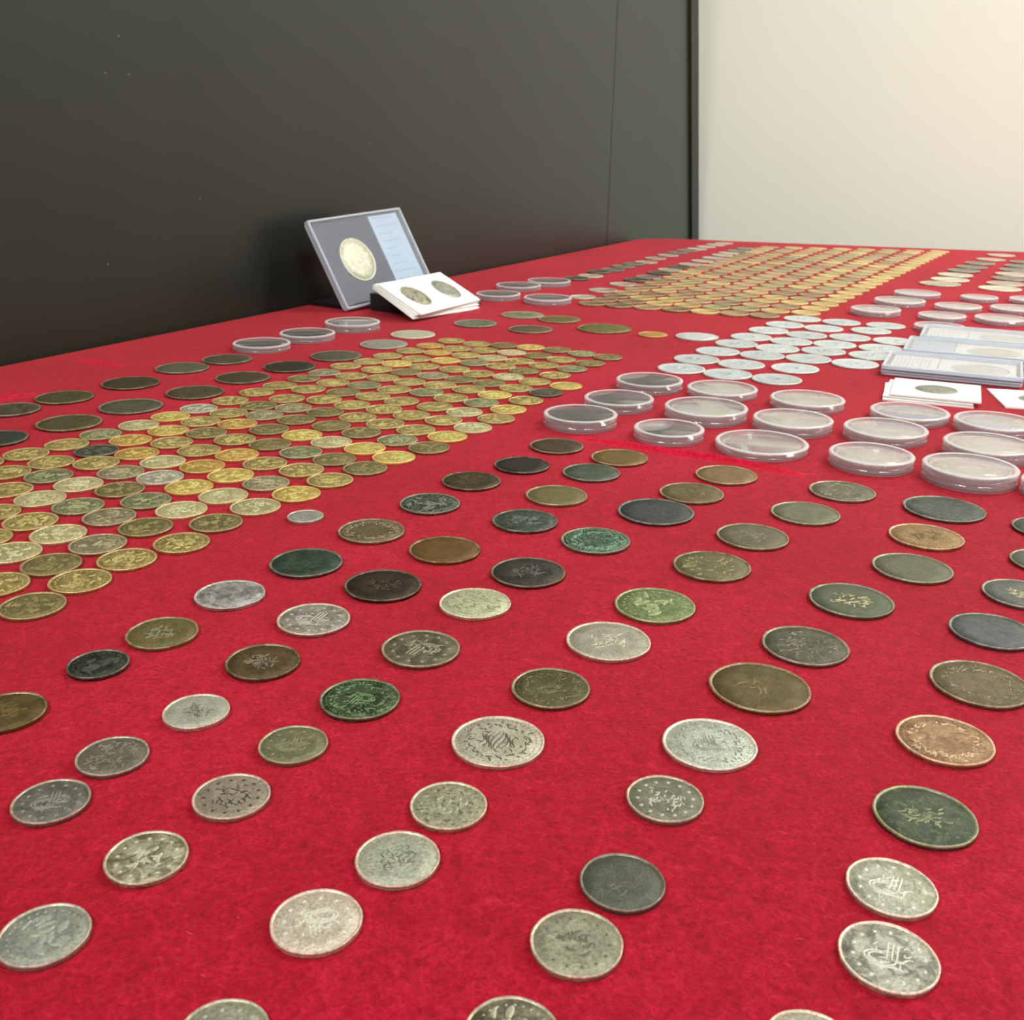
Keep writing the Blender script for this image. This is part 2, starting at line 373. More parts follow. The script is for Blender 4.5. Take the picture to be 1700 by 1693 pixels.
def relief(design, R, z0, h, seed):
    rg = random.Random(seed); V = []; F = []
    if design in ('stars', 'starscript', 'lion'):
        n = rg.choice((12, 13, 14))
        for k in range(n):
            a = 2 * pi * (k + 0.5) / n; star(V, F, 0.74 * R * cos(a), 0.74 * R * sin(a), 0.08 * R, h * 1.6, z0, a)
        if design == 'stars': tughra(rg, V, F, z0, h, R * 0.78)
        elif design == 'lion':
            for k in range(16):
                p = squig(rg, rg.uniform(-.4, .4) * R, rg.uniform(-.35, .35) * R, rg.uniform(.2, .4) * R, rg.uniform(0, 6.28), 3.5, 9)
                if inside(p, .58 * R): ribbon(V, F, p, rg.uniform(.03, .07) * R, h * 1.5, z0)
        else:
            for k in range(44):
                p = squig(rg, rg.uniform(-.5, .5) * R, rg.uniform(-.5, .5) * R, rg.uniform(.12, .3) * R, rg.uniform(0, 6.28), 4)
                if inside(p, .6 * R): ribbon(V, F, p, .026 * R, h, z0)
    if design in ('seal', 'wreath', 'ringed'):
        for q in range(60 if design != 'ringed' else 80):
            a = 2 * pi * q / 60 + rg.uniform(-.04, .04); rr = rg.uniform(.58, .78) * R
            p = squig(rg, rr * cos(a), rr * sin(a), rg.uniform(.08, .2) * R, a + rg.uniform(.6, 2.6), 4, 6)
            if inside(p, .86 * R, .5 * R): ribbon(V, F, p, .024 * R, h, z0)
        for k in range(48):
            a = 2 * pi * k / 48; star(V, F, .87 * R * cos(a), .87 * R * sin(a), .022 * R, h, z0)
    if design == 'seal':
        for k in range(9):
            x = (-.36 + .09 * k) * R; ribbon(V, F, [(x + .05 * R * sin(t * 5 + k), (-.36 + .72 * t) * R * cos(x / R * 2.6)) for t in [i / 8 for i in range(9)]], .026 * R, h * 1.2, z0)
        for k in range(20):
            p = squig(rg, rg.uniform(-.35, .35) * R, rg.uniform(-.35, .35) * R, .16 * R, rg.uniform(0, 6.28), 4)
            ribbon(V, F, p, .022 * R, h, z0)
    if design == 'wreath': tughra(rg, V, F, z0, h, R * .6)
    if design == 'script':
        for k in range(60):
            p = squig(rg, rg.uniform(-.75, .75) * R, rg.uniform(-.75, .75) * R, rg.uniform(.15, .35) * R, rg.uniform(0, 6.28), 4, 7)
            if inside(p, .84 * R): ribbon(V, F, p, rg.uniform(.022, .04) * R, h, z0)
    if design == 'worn':
        for k in range(7):
            p = squig(rg, rg.uniform(-.4, .4) * R, rg.uniform(-.4, .4) * R, rg.uniform(.2, .4) * R, rg.uniform(0, 6.28), 3, 7)
            if inside(p, .8 * R): ribbon(V, F, p, .03 * R, h * .5, z0)
    if design == 'centre':
        for k in range(44):
            p = squig(rg, rg.uniform(-.4, .4) * R, rg.uniform(-.3, .3) * R, rg.uniform(.12, .3) * R, rg.uniform(0, 6.28), 4, 7)
            if inside(p, .56 * R): ribbon(V, F, p, .028 * R, h, z0)
    if design == 'figure':
        for k in range(24):
            p = squig(rg, rg.uniform(-.55, .55) * R, rg.uniform(-.55, .55) * R, rg.uniform(.2, .5) * R, rg.uniform(0, 6.28), 3, 8)
            if inside(p, .8 * R): ribbon(V, F, p, rg.uniform(.05, .1) * R, h * 1.6, z0)
        for k in range(26):
            a = 2 * pi * k / 26; star(V, F, .80 * R * cos(a), .80 * R * sin(a), .045 * R, h, z0)
    return V, F

def coin_meshes(R, t, design, seed, m_face, m_rim, m_emb, seg=72, rough_edge=0.006, rimw=0.058):
    """body disc, raised rim and struck relief of one coin; R, t in metres"""
    rg = random.Random(seed); ph = [rg.uniform(0, 6.28) for _ in range(4)]
    jit = [1 + rough_edge * (sin(2 * 2 * pi * i / seg + ph[0]) + 0.6 * sin(5 * 2 * pi * i / seg + ph[1]) + 0.4 * sin(11 * 2 * pi * i / seg + ph[2])) for i in range(seg)]
    zf = t * 0.80
    v, f = lathe([(0, 0.0), (R * .965, 0.0), (R * .99, t * .12), (R * .99, t * .5), (R * .985, zf), (R * .6, zf + t * .02), (R * .3, zf + t * .03), (0, zf + t * .03)], seg, jit)
    body = new_mesh('coin', v, f, m_face, True)
    i0 = 1 - rimw
    v, f = lathe([(R * (i0 - .02), zf - t * .05), (R * .995, zf - t * .3), (R * 1.0, zf), (R * .992, t * .96), (R * (i0 + .04), t), (R * i0, t * .95), (R * (i0 - .02), zf - t * .05)], seg, jit)
    rim = new_mesh('rim', v, f, m_rim, True)
    V, F = relief(design, R * (i0 + .02), zf + t * .01, .00019 * min(1.3, R / .0105), seed)
    emb = new_mesh('relief', V, F, m_emb, True) if V else None
    return body, rim, emb

def lighter(c, k, add=(0, 0, 0)): return tuple(min(255, c[i] + (255 - c[i]) * k + add[i]) for i in range(3))

# ---------------------------------------------------------------- the loose coins, one by one
SPEC = {
 'A1': ('centre', (108, 100, 62), (134, 110, 64), (92, 140, 96), None, (156, 112, 74), 'olive bronze coin with green corrosion spot near its upper edge, left foreground'),
 'A2': ('figure', (38, 40, 34), (66, 68, 58), None, (98, 100, 88), (96, 90, 76), 'small blackened coin with grey relief, below left of the green-spotted bronze'),
 'A3': ('centre', (94, 78, 44), (112, 94, 54), None, (132, 110, 66), (128, 104, 62), 'plain dark bronze coin cut by the left edge of the picture'),
 'A4': ('centre', (176, 176, 160), (188, 190, 172), None, (128, 128, 112), (222, 190, 172), 'pale silver coin with pinkish rim and small central script, left foreground'),
 'A5': ('script', (112, 108, 94), (130, 124, 108), None, (150, 144, 128), (180, 166, 148), 'dull grey coin with faint script, below the blackened coin at left'),
 'B1': ('centre', (46, 60, 50), (64, 86, 70), None, (70, 92, 76), (112, 104, 84), 'dark green patinated coin with plain rim, above the two silver coins at left'),
 'B2': ('centre', (48, 38, 26), (66, 56, 40), None, (88, 68, 48), (92, 80, 58), 'dark brown coin with shiny lower rim, left of the pale cream silver coin'),
 'B3': ('worn', (104, 76, 36), (122, 90, 46), None, None, (120, 98, 60), 'smooth copper brown coin above the dark brown one'),
 'B4': ('stars', (134, 130, 120), (176, 170, 156), None, (208, 204, 190), (226, 196, 178), 'silver coin with ring of small stars and pink-grey rim, left of centre'),
 'B5': ('centre', (84, 72, 46), (108, 92, 60), (128, 84, 48), None, (112, 100, 72), 'brown bronze coin with orange tints, below the star-ringed silver coin'),
 'B6': ('stars', (84, 78, 60), (122, 114, 92), None, (176, 168, 142), (178, 160, 132), 'dark silver coin with bright stars and tughra, centre left'),
 'B7': ('wreath', (44, 52, 34), (78, 92, 62), (96, 132, 88), (122, 152, 108), (116, 118, 86), 'coin mottled black and green with rough green wreath'),
 'B8': ('stars', (126, 126, 92), (140, 138, 104), None, (160, 158, 120), (184, 164, 128), 'khaki coin with ring of stars, below the mottled black and green coin'),
 'B9': ('script', (196, 198, 160), (218, 218, 184), None, (160, 164, 128), (230, 206, 178), 'thick cream silver coin with dense script, centre, beside the dark brown coin'),
 'B10': ('seal', (188, 182, 160), (206, 200, 180), None, (120, 112, 92), (232, 212, 190), 'large pale silver coin with block of dark upright script in its centre'),
 'B11': ('starscript', (146, 136, 120), (168, 158, 140), None, (84, 74, 62), (226, 198, 178), 'silver coin with white dots round its edge and dark tangled script'),
 'C1': ('centre', (44, 44, 44), (66, 64, 58), (98, 82, 58), (104, 98, 88), (124, 98, 72), 'black coin with brown crescent edge, just right of centre'),
 'C2': ('figure', (118, 138, 84), (146, 160, 108), (90, 108, 66), (168, 176, 128), (170, 164, 120), 'light green corroded coin with swirling relief, right of centre'),
 'C3': ('centre', (164, 162, 142), (186, 182, 164), None, (208, 202, 180), (228, 196, 178), 'large grey silver coin with slanting central script, below the light green coin'),
 'C4': ('wreath', (86, 74, 46), (108, 100, 66), (94, 104, 70), (116, 116, 80), (162, 146, 112), 'olive brown coin with worn wreath, left below the large grey silver coin'),
 'C5': ('wreath', (192, 196, 180), (214, 218, 204), None, (160, 164, 148), (232, 214, 196), 'large whitish silver coin with scroll border, right of centre foreground'),
 'C6': ('starscript', (122, 122, 104), (140, 140, 120), None, (206, 206, 186), (214, 188, 164), 'grey silver coin with white star dots, below the large whitish silver coin'),
 'D1': ('script', (112, 106, 70), (128, 122, 84), None, (152, 144, 98), (140, 112, 84), 'olive bronze coin with yellowish scattered relief, right of the black and brown coin'),
 'D2': ('worn', (92, 96, 74), (106, 108, 84), None, None, (148, 134, 108), 'plain grey-green coin with thick lower edge, right, below the orange-tan coin'),
 'D3': ('centre', (90, 98, 78), (100, 106, 86), None, (190, 182, 134), (122, 116, 92), 'grey-green coin with bright gilded central emblem, right side'),
 'D4': ('script', (82, 88, 72), (112, 106, 88), (64, 76, 62), (126, 118, 98), (146, 126, 106), 'mottled grey and green coin above the big olive brown one'),
 'D5': ('worn', (92, 78, 42), (110, 96, 58), None, (138, 122, 80), (160, 128, 92), 'big smooth olive brown coin, right foreground, above the whitish silver coin'),
 'D6': ('ringed', (98, 86, 62), (118, 104, 78), None, (138, 124, 92), (136, 120, 92), 'big brown coin with beaded scroll border cut by the right edge'),
 'D7': ('ringed', (140, 104, 72), (176, 140, 104), None, (208, 182, 144), (206, 160, 126), 'light copper coin with bright scroll ring and darker centre, right foreground'),
 'D8': ('worn', (72, 80, 80), (92, 98, 96), None, None, (112, 110, 100), 'smooth blue-grey coin at the right edge'),
 'D9': ('centre', (86, 92, 90), (104, 106, 100), None, (176, 168, 130), (138, 124, 104), 'blue-grey coin with gilded emblem at right edge, above the smooth blue-grey one'),
 'D10': ('worn', (84, 88, 70), (98, 104, 86), None, None, (130, 124, 100), 'greenish coin mostly cut off by the right edge, second above blue-grey coins'),
 'D11': ('worn', (58, 66, 58), (82, 90, 78), None, None, (120, 112, 92), 'dark green coin mostly cut off by right edge, uppermost there below the capsules'),
 'E1': ('stars', (108, 108, 98), (136, 130, 120), None, (158, 156, 144), (206, 184, 162), 'dark grey silver coin with ring of stars, lower left, below the dull grey coin'),
 'E2': ('lion', (122, 112, 84), (196, 192, 164), None, (226, 224, 202), (212, 198, 168), 'silver coin with bright glowing centre and dark tarnished border, lower left'),
 'E3': ('figure', (150, 152, 140), (166, 168, 154), None, (182, 186, 172), (212, 196, 174), 'smooth grey silver coin touching the left edge at lower left'),
 'E4': ('lion', (166, 170, 144), (182, 184, 160), None, (196, 200, 176), (212, 196, 170), 'silver coin half cut by bottom edge, leftmost of three there'),
 'F1': ('lion', (150, 150, 122), (172, 170, 144), (112, 106, 80), (186, 186, 160), (226, 198, 168), 'greenish silver coin with dark specks, below the coin with upright script'),
 'F2': ('centre', (172, 176, 156), (186, 188, 168), None, (130, 132, 116), (230, 200, 180), 'pale silver coin with two dark emblem patches, lower centre left'),
 'F3': ('stars', (204, 190, 172), (216, 206, 190), None, (232, 230, 212), (240, 206, 188), 'pinkish white silver coin with ring of bright stars, lower centre left'),
 'G1': ('worn', (86, 88, 78), (98, 100, 88), None, (120, 118, 104), (132, 118, 98), 'smooth dark grey blank-looking coin at lower centre'),
 'G2': ('lion', (144, 144, 122), (166, 166, 142), None, (120, 118, 96), (228, 200, 176), 'large grey silver coin with shallow portrait-like relief, below the smooth dark coin'),
 'G3': ('figure', (92, 88, 68), (150, 146, 122), None, (186, 184, 158), (212, 188, 164), 'tarnished silver coin half cut by the bottom edge, middle of three'),
 'H1': ('centre', (62, 72, 56), (84, 92, 74), (96, 112, 80), (132, 138, 104), (148, 152, 108), 'big dark green coin with pale crusty rim, lower right'),
 'H2': ('stars', (166, 168, 148), (196, 196, 178), None, (220, 220, 204), (240, 216, 194), 'bright silver coin with white star dots, upper of the pair at lower right'),
 'H3': ('stars', (128, 130, 118), (200, 200, 184), None, (226, 226, 210), (240, 214, 192), 'bright silver coin with darker border and stars, lower of the pair at lower right'),
 'H4': ('lion', (176, 172, 150), (196, 192, 170), None, None, (226, 204, 182), 'silver coin edge showing at bottom, rightmost of three there'),
 'I1': ('centre', (74, 60, 44), (94, 80, 56), None, (100, 84, 60), (140, 116, 90), 'brown coin nearest the front left clear capsule'),
 'I2': ('worn', (42, 42, 36), (58, 56, 46), None, None, (76, 66, 52), 'almost black coin, second from top of the left slanting bronze row'),
 'I3': ('figure', (60, 52, 40), (92, 76, 48), None, (96, 82, 56), (98, 82, 64), 'dark brown coin with golden patch, third of the left slanting bronze row'),
 'I4': ('figure', (52, 56, 46), (86, 94, 78), (130, 150, 128), (148, 148, 130), (140, 124, 102), 'dark coin with pale blue-green crust, left end of slanting bronze row'),
 'I5': ('worn', (122, 112, 72), (138, 126, 84), None, None, (148, 132, 96), 'smooth khaki coin in the second slanting bronze row'),
 'I6': ('centre', (60, 68, 60), (78, 86, 76), (108, 130, 112), (122, 134, 118), (116, 104, 84), 'grey-green coin with whitish streak, below the smooth khaki coin'),
 'I7': ('worn', (124, 100, 50), (138, 112, 60), None, None, (134, 116, 74), 'golden brown coin beside the bright cloth crease'),
 'I8': ('worn', (68, 80, 68), (88, 100, 86), None, (104, 116, 102), (116, 110, 88), 'bluish green smooth coin touching the golden brown coin'),
 'I9': ('ringed', (52, 72, 54), (84, 112, 86), (122, 164, 138), (136, 170, 146), (140, 126, 100), 'green crusted coin with turquoise sparkle, centre right'),
 'J1': ('worn', (134, 106, 70), (152, 124, 84), None, None, (168, 132, 96), 'tan copper coin under the large flat capsule'),
 'J2': ('centre', (102, 90, 54), (122, 106, 68), None, (124, 110, 74), (144, 124, 92), 'olive brown coin partly behind the big slate coin'),
 'J3': ('worn', (54, 60, 60), (72, 78, 74), None, (92, 98, 90), (98, 92, 78), 'big slate black coin with raised rim, above the green crusted coin'),
 'J4': ('worn', (106, 106, 82), (120, 120, 94), None, None, (156, 136, 106), 'smooth grey khaki coin left above the tan capsule-side row, right of centre'),
 'J5': ('centre', (104, 98, 76), (120, 112, 88), None, (138, 132, 106), (156, 134, 104), 'grey-brown coin with faint wreath below the smooth grey khaki coin'),
 'K1': ('script', (108, 104, 82), (124, 120, 96), None, (136, 134, 110), (128, 116, 92), 'khaki coin with faint relief at right end of the bright crease'),
 'K2': ('worn', (64, 74, 68), (84, 92, 84), (112, 118, 104), None, (118, 112, 92), 'big dark slate coin with pale crusty border, right, below the capsules'),
 'K3': ('centre', (158, 122, 76), (178, 142, 96), (120, 100, 62), (116, 98, 60), (176, 144, 104), 'orange tan coin with dark emblem, below the big dark slate coin'),
 'L1': ('ringed', (104, 92, 66), (124, 110, 82), (128, 90, 62), (176, 164, 132), (150, 132, 104), 'bronze coin with pale scroll ring and coppery centre, right of the tiny silver coin'),
 'L2': ('worn', (156, 158, 148), (178, 178, 166), None, (140, 144, 136), (230, 204, 196), 'tiny silver coin beside the near brass block'),
 'L3': ('script', (124, 124, 120), (190, 188, 184), None, (160, 160, 156), (196, 186, 180), 'thick shiny silver coin with grey relief, left, near the brass block'),
 'd1': ('worn', (76, 69, 51), (106, 99, 78), None, (110, 106, 92), (129, 120, 95), 'dark bronze coin at left edge in the back row by the wall'),
 'd2': ('worn', (85, 76, 48), (106, 97, 60), None, None, (129, 118, 73), 'large olive bronze coin, second from left in the back row by the wall'),
 'd3': ('worn', (67, 57, 41), (97, 83, 57), None, None, (118, 101, 69), 'dark brown large coin, third in the back row by the wall'),
 'd4': ('worn', (95, 92, 71), (113, 109, 88), None, None, (137, 132, 107), 'grey bronze large coin, fourth in the back row by the wall'),
 'd5': ('worn', (55, 64, 51), (83, 90, 74), None, None, (101, 109, 90), 'dark green coin at left edge in front of the back row'),
 'd6': ('worn', (90, 83, 53), (113, 104, 69), None, None, (137, 126, 84), 'large olive coin next to the dark green coin, second row at left'),
 'd7': ('worn', (88, 88, 67), (109, 106, 85), None, None, (132, 129, 103), 'large grey-olive coin, third of the second row at left'),
 'd8': ('worn', (88, 78, 55), (106, 95, 67), None, None, (129, 115, 81), 'large brown coin, fourth of the second row at left'),
 'd9': ('worn', (85, 78, 57), (104, 97, 76), None, None, (126, 118, 92), 'brown grey coin just below the leftmost clear capsule'),
 'd10': ('worn', (76, 67, 46), (95, 85, 62), None, None, (115, 103, 75), 'dark brown coin touching the upper left edge of the brass block'),
 'd11': ('worn', (51, 48, 34), (71, 67, 48), None, None, (86, 81, 58), 'almost black bronze coin above the brass block'),
 'd12': ('worn', (83, 81, 60), (109, 104, 81), None, None, (132, 126, 98), 'olive grey bronze coin above the brass block, right of the almost black one'),
 'd13': ('worn', (150, 148, 132), (170, 166, 150), None, None, (207, 202, 183), 'grey silver coin at upper edge of the brass block'),
 'd14': ('worn', (204, 200, 172), (222, 218, 194), None, None, (255, 255, 236), 'cream silver coin behind the grey silver one, below the white cards'),
 'd15': ('centre', (106, 115, 88), (148, 153, 127), None, (150, 152, 130), (170, 164, 146), 'greenish silver coin just right of the leaning white cards'),
 'd16': ('centre', (143, 141, 115), (169, 164, 136), None, (104, 130, 104), (184, 170, 152), 'silver bronze coin with green centre, left of the olive one'),
 'd17': ('worn', (125, 111, 69), (143, 127, 83), None, None, (174, 154, 101), 'olive brown coin in the gap between the two blocks'),
 'd18': ('worn', (106, 95, 71), (129, 115, 90), None, None, (157, 140, 109), 'brown grey coin in front of the olive brown one'),
 'd19': ('worn', (118, 113, 55), (148, 139, 76), None, None, (150, 136, 84), 'largest golden olive coin between the two blocks'),
 'd20': ('worn', (190, 146, 74), (210, 166, 92), None, None, (255, 202, 112), 'small orange gold coin alone between the blocks'),
 'd21': ('worn', (212, 216, 220), (228, 230, 232), None, None, (236, 226, 222), 'white metal coin alone left of the holed coins'),
}
POS = {'A1': (-112.7, 304.1, 11.7), 'A2': (-125.6, 282.1, 9.3), 'A4': (-87.3, 255.1, 9.4), 'A5': (-102.8, 232.1, 9.3), 'B1': (-76.7, 365.8, 14.1), 'B2': (-44.6, 345.4, 14.2), 'B3': (-24.0, 381.3, 14.3), 'B4': (-64.8, 316.1, 12.4), 'B5': (-75.2, 285.3, 11.6), 'B6': (-26.5, 295.7, 12.7), 'B7': (-41.7, 263.5, 11.7), 'B8': (-56.3, 238.8, 9.3), 'B9': (-10.1, 330.9, 12.7), 'B10': (-0.9, 242.0, 12.7), 'B11': (-67.0, 215.2, 9.5), 'C1': (9.2, 359.6, 14.3), 'C2': (53.9, 331.6, 14.4), 'C3': (34.8, 303.1, 13.9), 'C4': (14.6, 271.6, 11.9), 'C5': (57.0, 242.2, 12.8), 'C6': (41.2, 216.9, 9.7), 'D1': (81.0, 368.4, 15.0), 'D2': (159.6, 369.4, 15.0), 'D3': (125.9, 338.2, 14.9), 'D4': (99.4, 301.9, 14.0), 'D5': (78.0, 273.9, 15.1), 'D7': (122.9, 245.9, 12.9), 'E1': (-110.6, 212.1, 9.2), 'E2': (-80.3, 191.8, 9.3), 'E3': (-93.1, 167.3, 9.1), 'F1': (-12.8, 212.8, 9.6), 'F2': (-23.3, 192.6, 9.7), 'F3': (-38.2, 172.4, 9.6), 'G1': (27.3, 185.9, 9.5), 'G2': (16.0, 167.3, 9.6), 'H1': (104.2, 211.4, 12.3), 'H2': (86.9, 185.5, 9.7), 'H3': (79.0, 164.7, 9.9), 'I1': (27.6, 533.9, 14.6), 'I2': (8.3, 497.8, 14.0), 'I3': (-16.5, 470.8, 14.3), 'I4': (-34.0, 436.9, 13.8), 'I5': (24.0, 450.8, 14.4), 'I6': (8.8, 416.2, 14.2), 'I7': (59.6, 513.5, 14.8), 'I8': (42.9, 487.1, 14.3), 'I9': (37.7, 394.0, 14.4), 'J1': (110.1, 486.4, 15.3), 'J2': (88.0, 457.3, 15.0), 'J3': (67.5, 430.5, 17.1), 'J4': (134.6, 431.3, 15.1), 'J5': (104.3, 401.3, 15.0), 'K1': (160.9, 463.3, 15.3), 'K2': (200.2, 440.0, 17.8), 'K3': (178.3, 404.1, 15.1), 'L1': (-55.9, 401.2, 14.0), 'L2': (-86.7, 417.4, 7.8), 'L3': (-98.3, 335.2, 12.4), 'A3': (-140.7, 253.4, 10.8), 'D6': (146.5, 278.1, 14.6), 'D8': (166.6, 314.7, 13.9), 'D9': (191.1, 345.9, 13.4), 'D10': (216.0, 377.5, 13.5), 'D11': (235.3, 415.6, 14.2), 'E4': (-50.1, 142.8, 8.6), 'G3': (2.7, 144.1, 8.9), 'H4': (57.1, 142.4, 8.4), 'd1': (-296.0, 594.8, 16.1), 'd2': (-277.9, 627.7, 17.5), 'd3': (-251.2, 670.3, 18.9), 'd4': (-231.9, 720.4, 18.6), 'd5': (-275.2, 531.9, 15.8), 'd6': (-250.2, 566.8, 18.0), 'd7': (-228.9, 607.1, 18.7), 'd8': (-201.3, 646.2, 18.4), 'd9': (-208.3, 753.0, 18.0), 'd10': (-181.5, 691.7, 18.6), 'd11': (-157.2, 730.1, 18.9), 'd12': (-130.3, 772.0, 19.4), 'd13': (-99.6, 822.2, 19.3), 'd14': (-80.3, 868.9, 19.0), 'd15': (-29.1, 930.7, 19.6), 'd16': (14.3, 983.2, 20.3), 'd17': (48.4, 960.2, 19.7), 'd18': (20.6, 903.6, 19.6), 'd19': (86.4, 913.3, 24.1), 'd20': (126.1, 885.8, 12.6), 'd21': (163.2, 878.8, 18.3)}
for key, (design, base, second, spot, emb, rim, label) in SPEC.items():
    x, y, R = POS[key]; R /= 1000; t = 0.0015
    sd = sum(ord(ch) * 7 ** i for i, ch in enumerate(key))
    rg = random.Random(sd)
    mf = coin_mat('metal_' + key, base, second, spot, scale=rg.uniform(190, 300), bump=.7)
    mr = coin_mat('rim_' + key, rim or lighter(base, .42, (14, 0, -4)), lighter(second, .35, (10, 0, -4)), None, rough=.36, scale=140)
    if design == 'worn' and not emb: emb = lighter(base, .1)
    m_e = coin_mat('relief_' + key, emb or lighter(base, .3), emb or lighter(second, .3), None, rough=.36, scale=260, speck=.35)
    b, r, e = coin_meshes(R, t, design, sd, mf, mr, m_e, 96 if y < 420 else 64)
    o = obj('coin', b, loc=(x / 1000, y / 1000, TZ), rz=rg.uniform(-.5, .5) + (rg.choice((0, pi))))
    tag(o, label, 'coin'); obj('rim', r, o)
    if e: obj('relief', e, o)

# ---------------------------------------------------------------- near block of small brass coins
TONE = {
 'brass': ((152, 134, 78), (192, 174, 112), 'brass'), 'bright': ((206, 172, 84), (232, 206, 122), 'bright gold'),
 'pale': ((196, 182, 126), (214, 204, 158), 'pale brass'), 'olive': ((124, 114, 72), (150, 138, 92), 'dull olive brass'),
 'orange': ((204, 158, 80), (216, 180, 104), 'orange gold'), 'grey': ((146, 136, 104), (172, 162, 128), 'greyish brass'),
 'silver': ((172, 166, 144), (200, 194, 172), 'silvery'), 'dark': ((62, 66, 54), (100, 102, 86), 'blackened'),
 'green': ((128, 130, 92), (158, 158, 118), 'greenish brass')}
TM = {k: (coin_mat('brass_' + k, a, b, scale=330, bump=.8, metal=.42, rough=.36), coin_mat('brass_rim_' + k, lighter(b, .28, (16, 0, -8)), lighter(b, .1, (14, 0, -10)), metal=.42, rough=.34),
          coin_mat('brass_relief_' + k, tuple(min(255, q * 1.12) for q in b), tuple(min(255, q * 1.3) for q in b), metal=.42, rough=.3)) for k, (a, b, _) in TONE.items()}
ORD = ['first', 'second', 'third', 'fourth', 'fifth', 'sixth', 'seventh', 'eighth', 'ninth', 'tenth', 'eleventh', 'twelfth', 'thirteenth', 'fourteenth',
       'fifteenth', 'sixteenth', 'seventeenth', 'eighteenth', 'nineteenth', 'twentieth', 'twenty-first', 'twenty-second', 'twenty-third', 'twenty-fourth']
GR = 0.0737 * 0.988 * S * 0.992
protos = {}
def brass(tone, variant):
    if (tone, variant) not in protos:
        design = ('figure', 'figure', 'script', 'figure')[variant]
        protos[(tone, variant)] = coin_meshes(GR, 0.0014, design, 500 + variant, *TM[tone], seg=48, rough_edge=.003, rimw=.07)
    return protos[(tone, variant)]
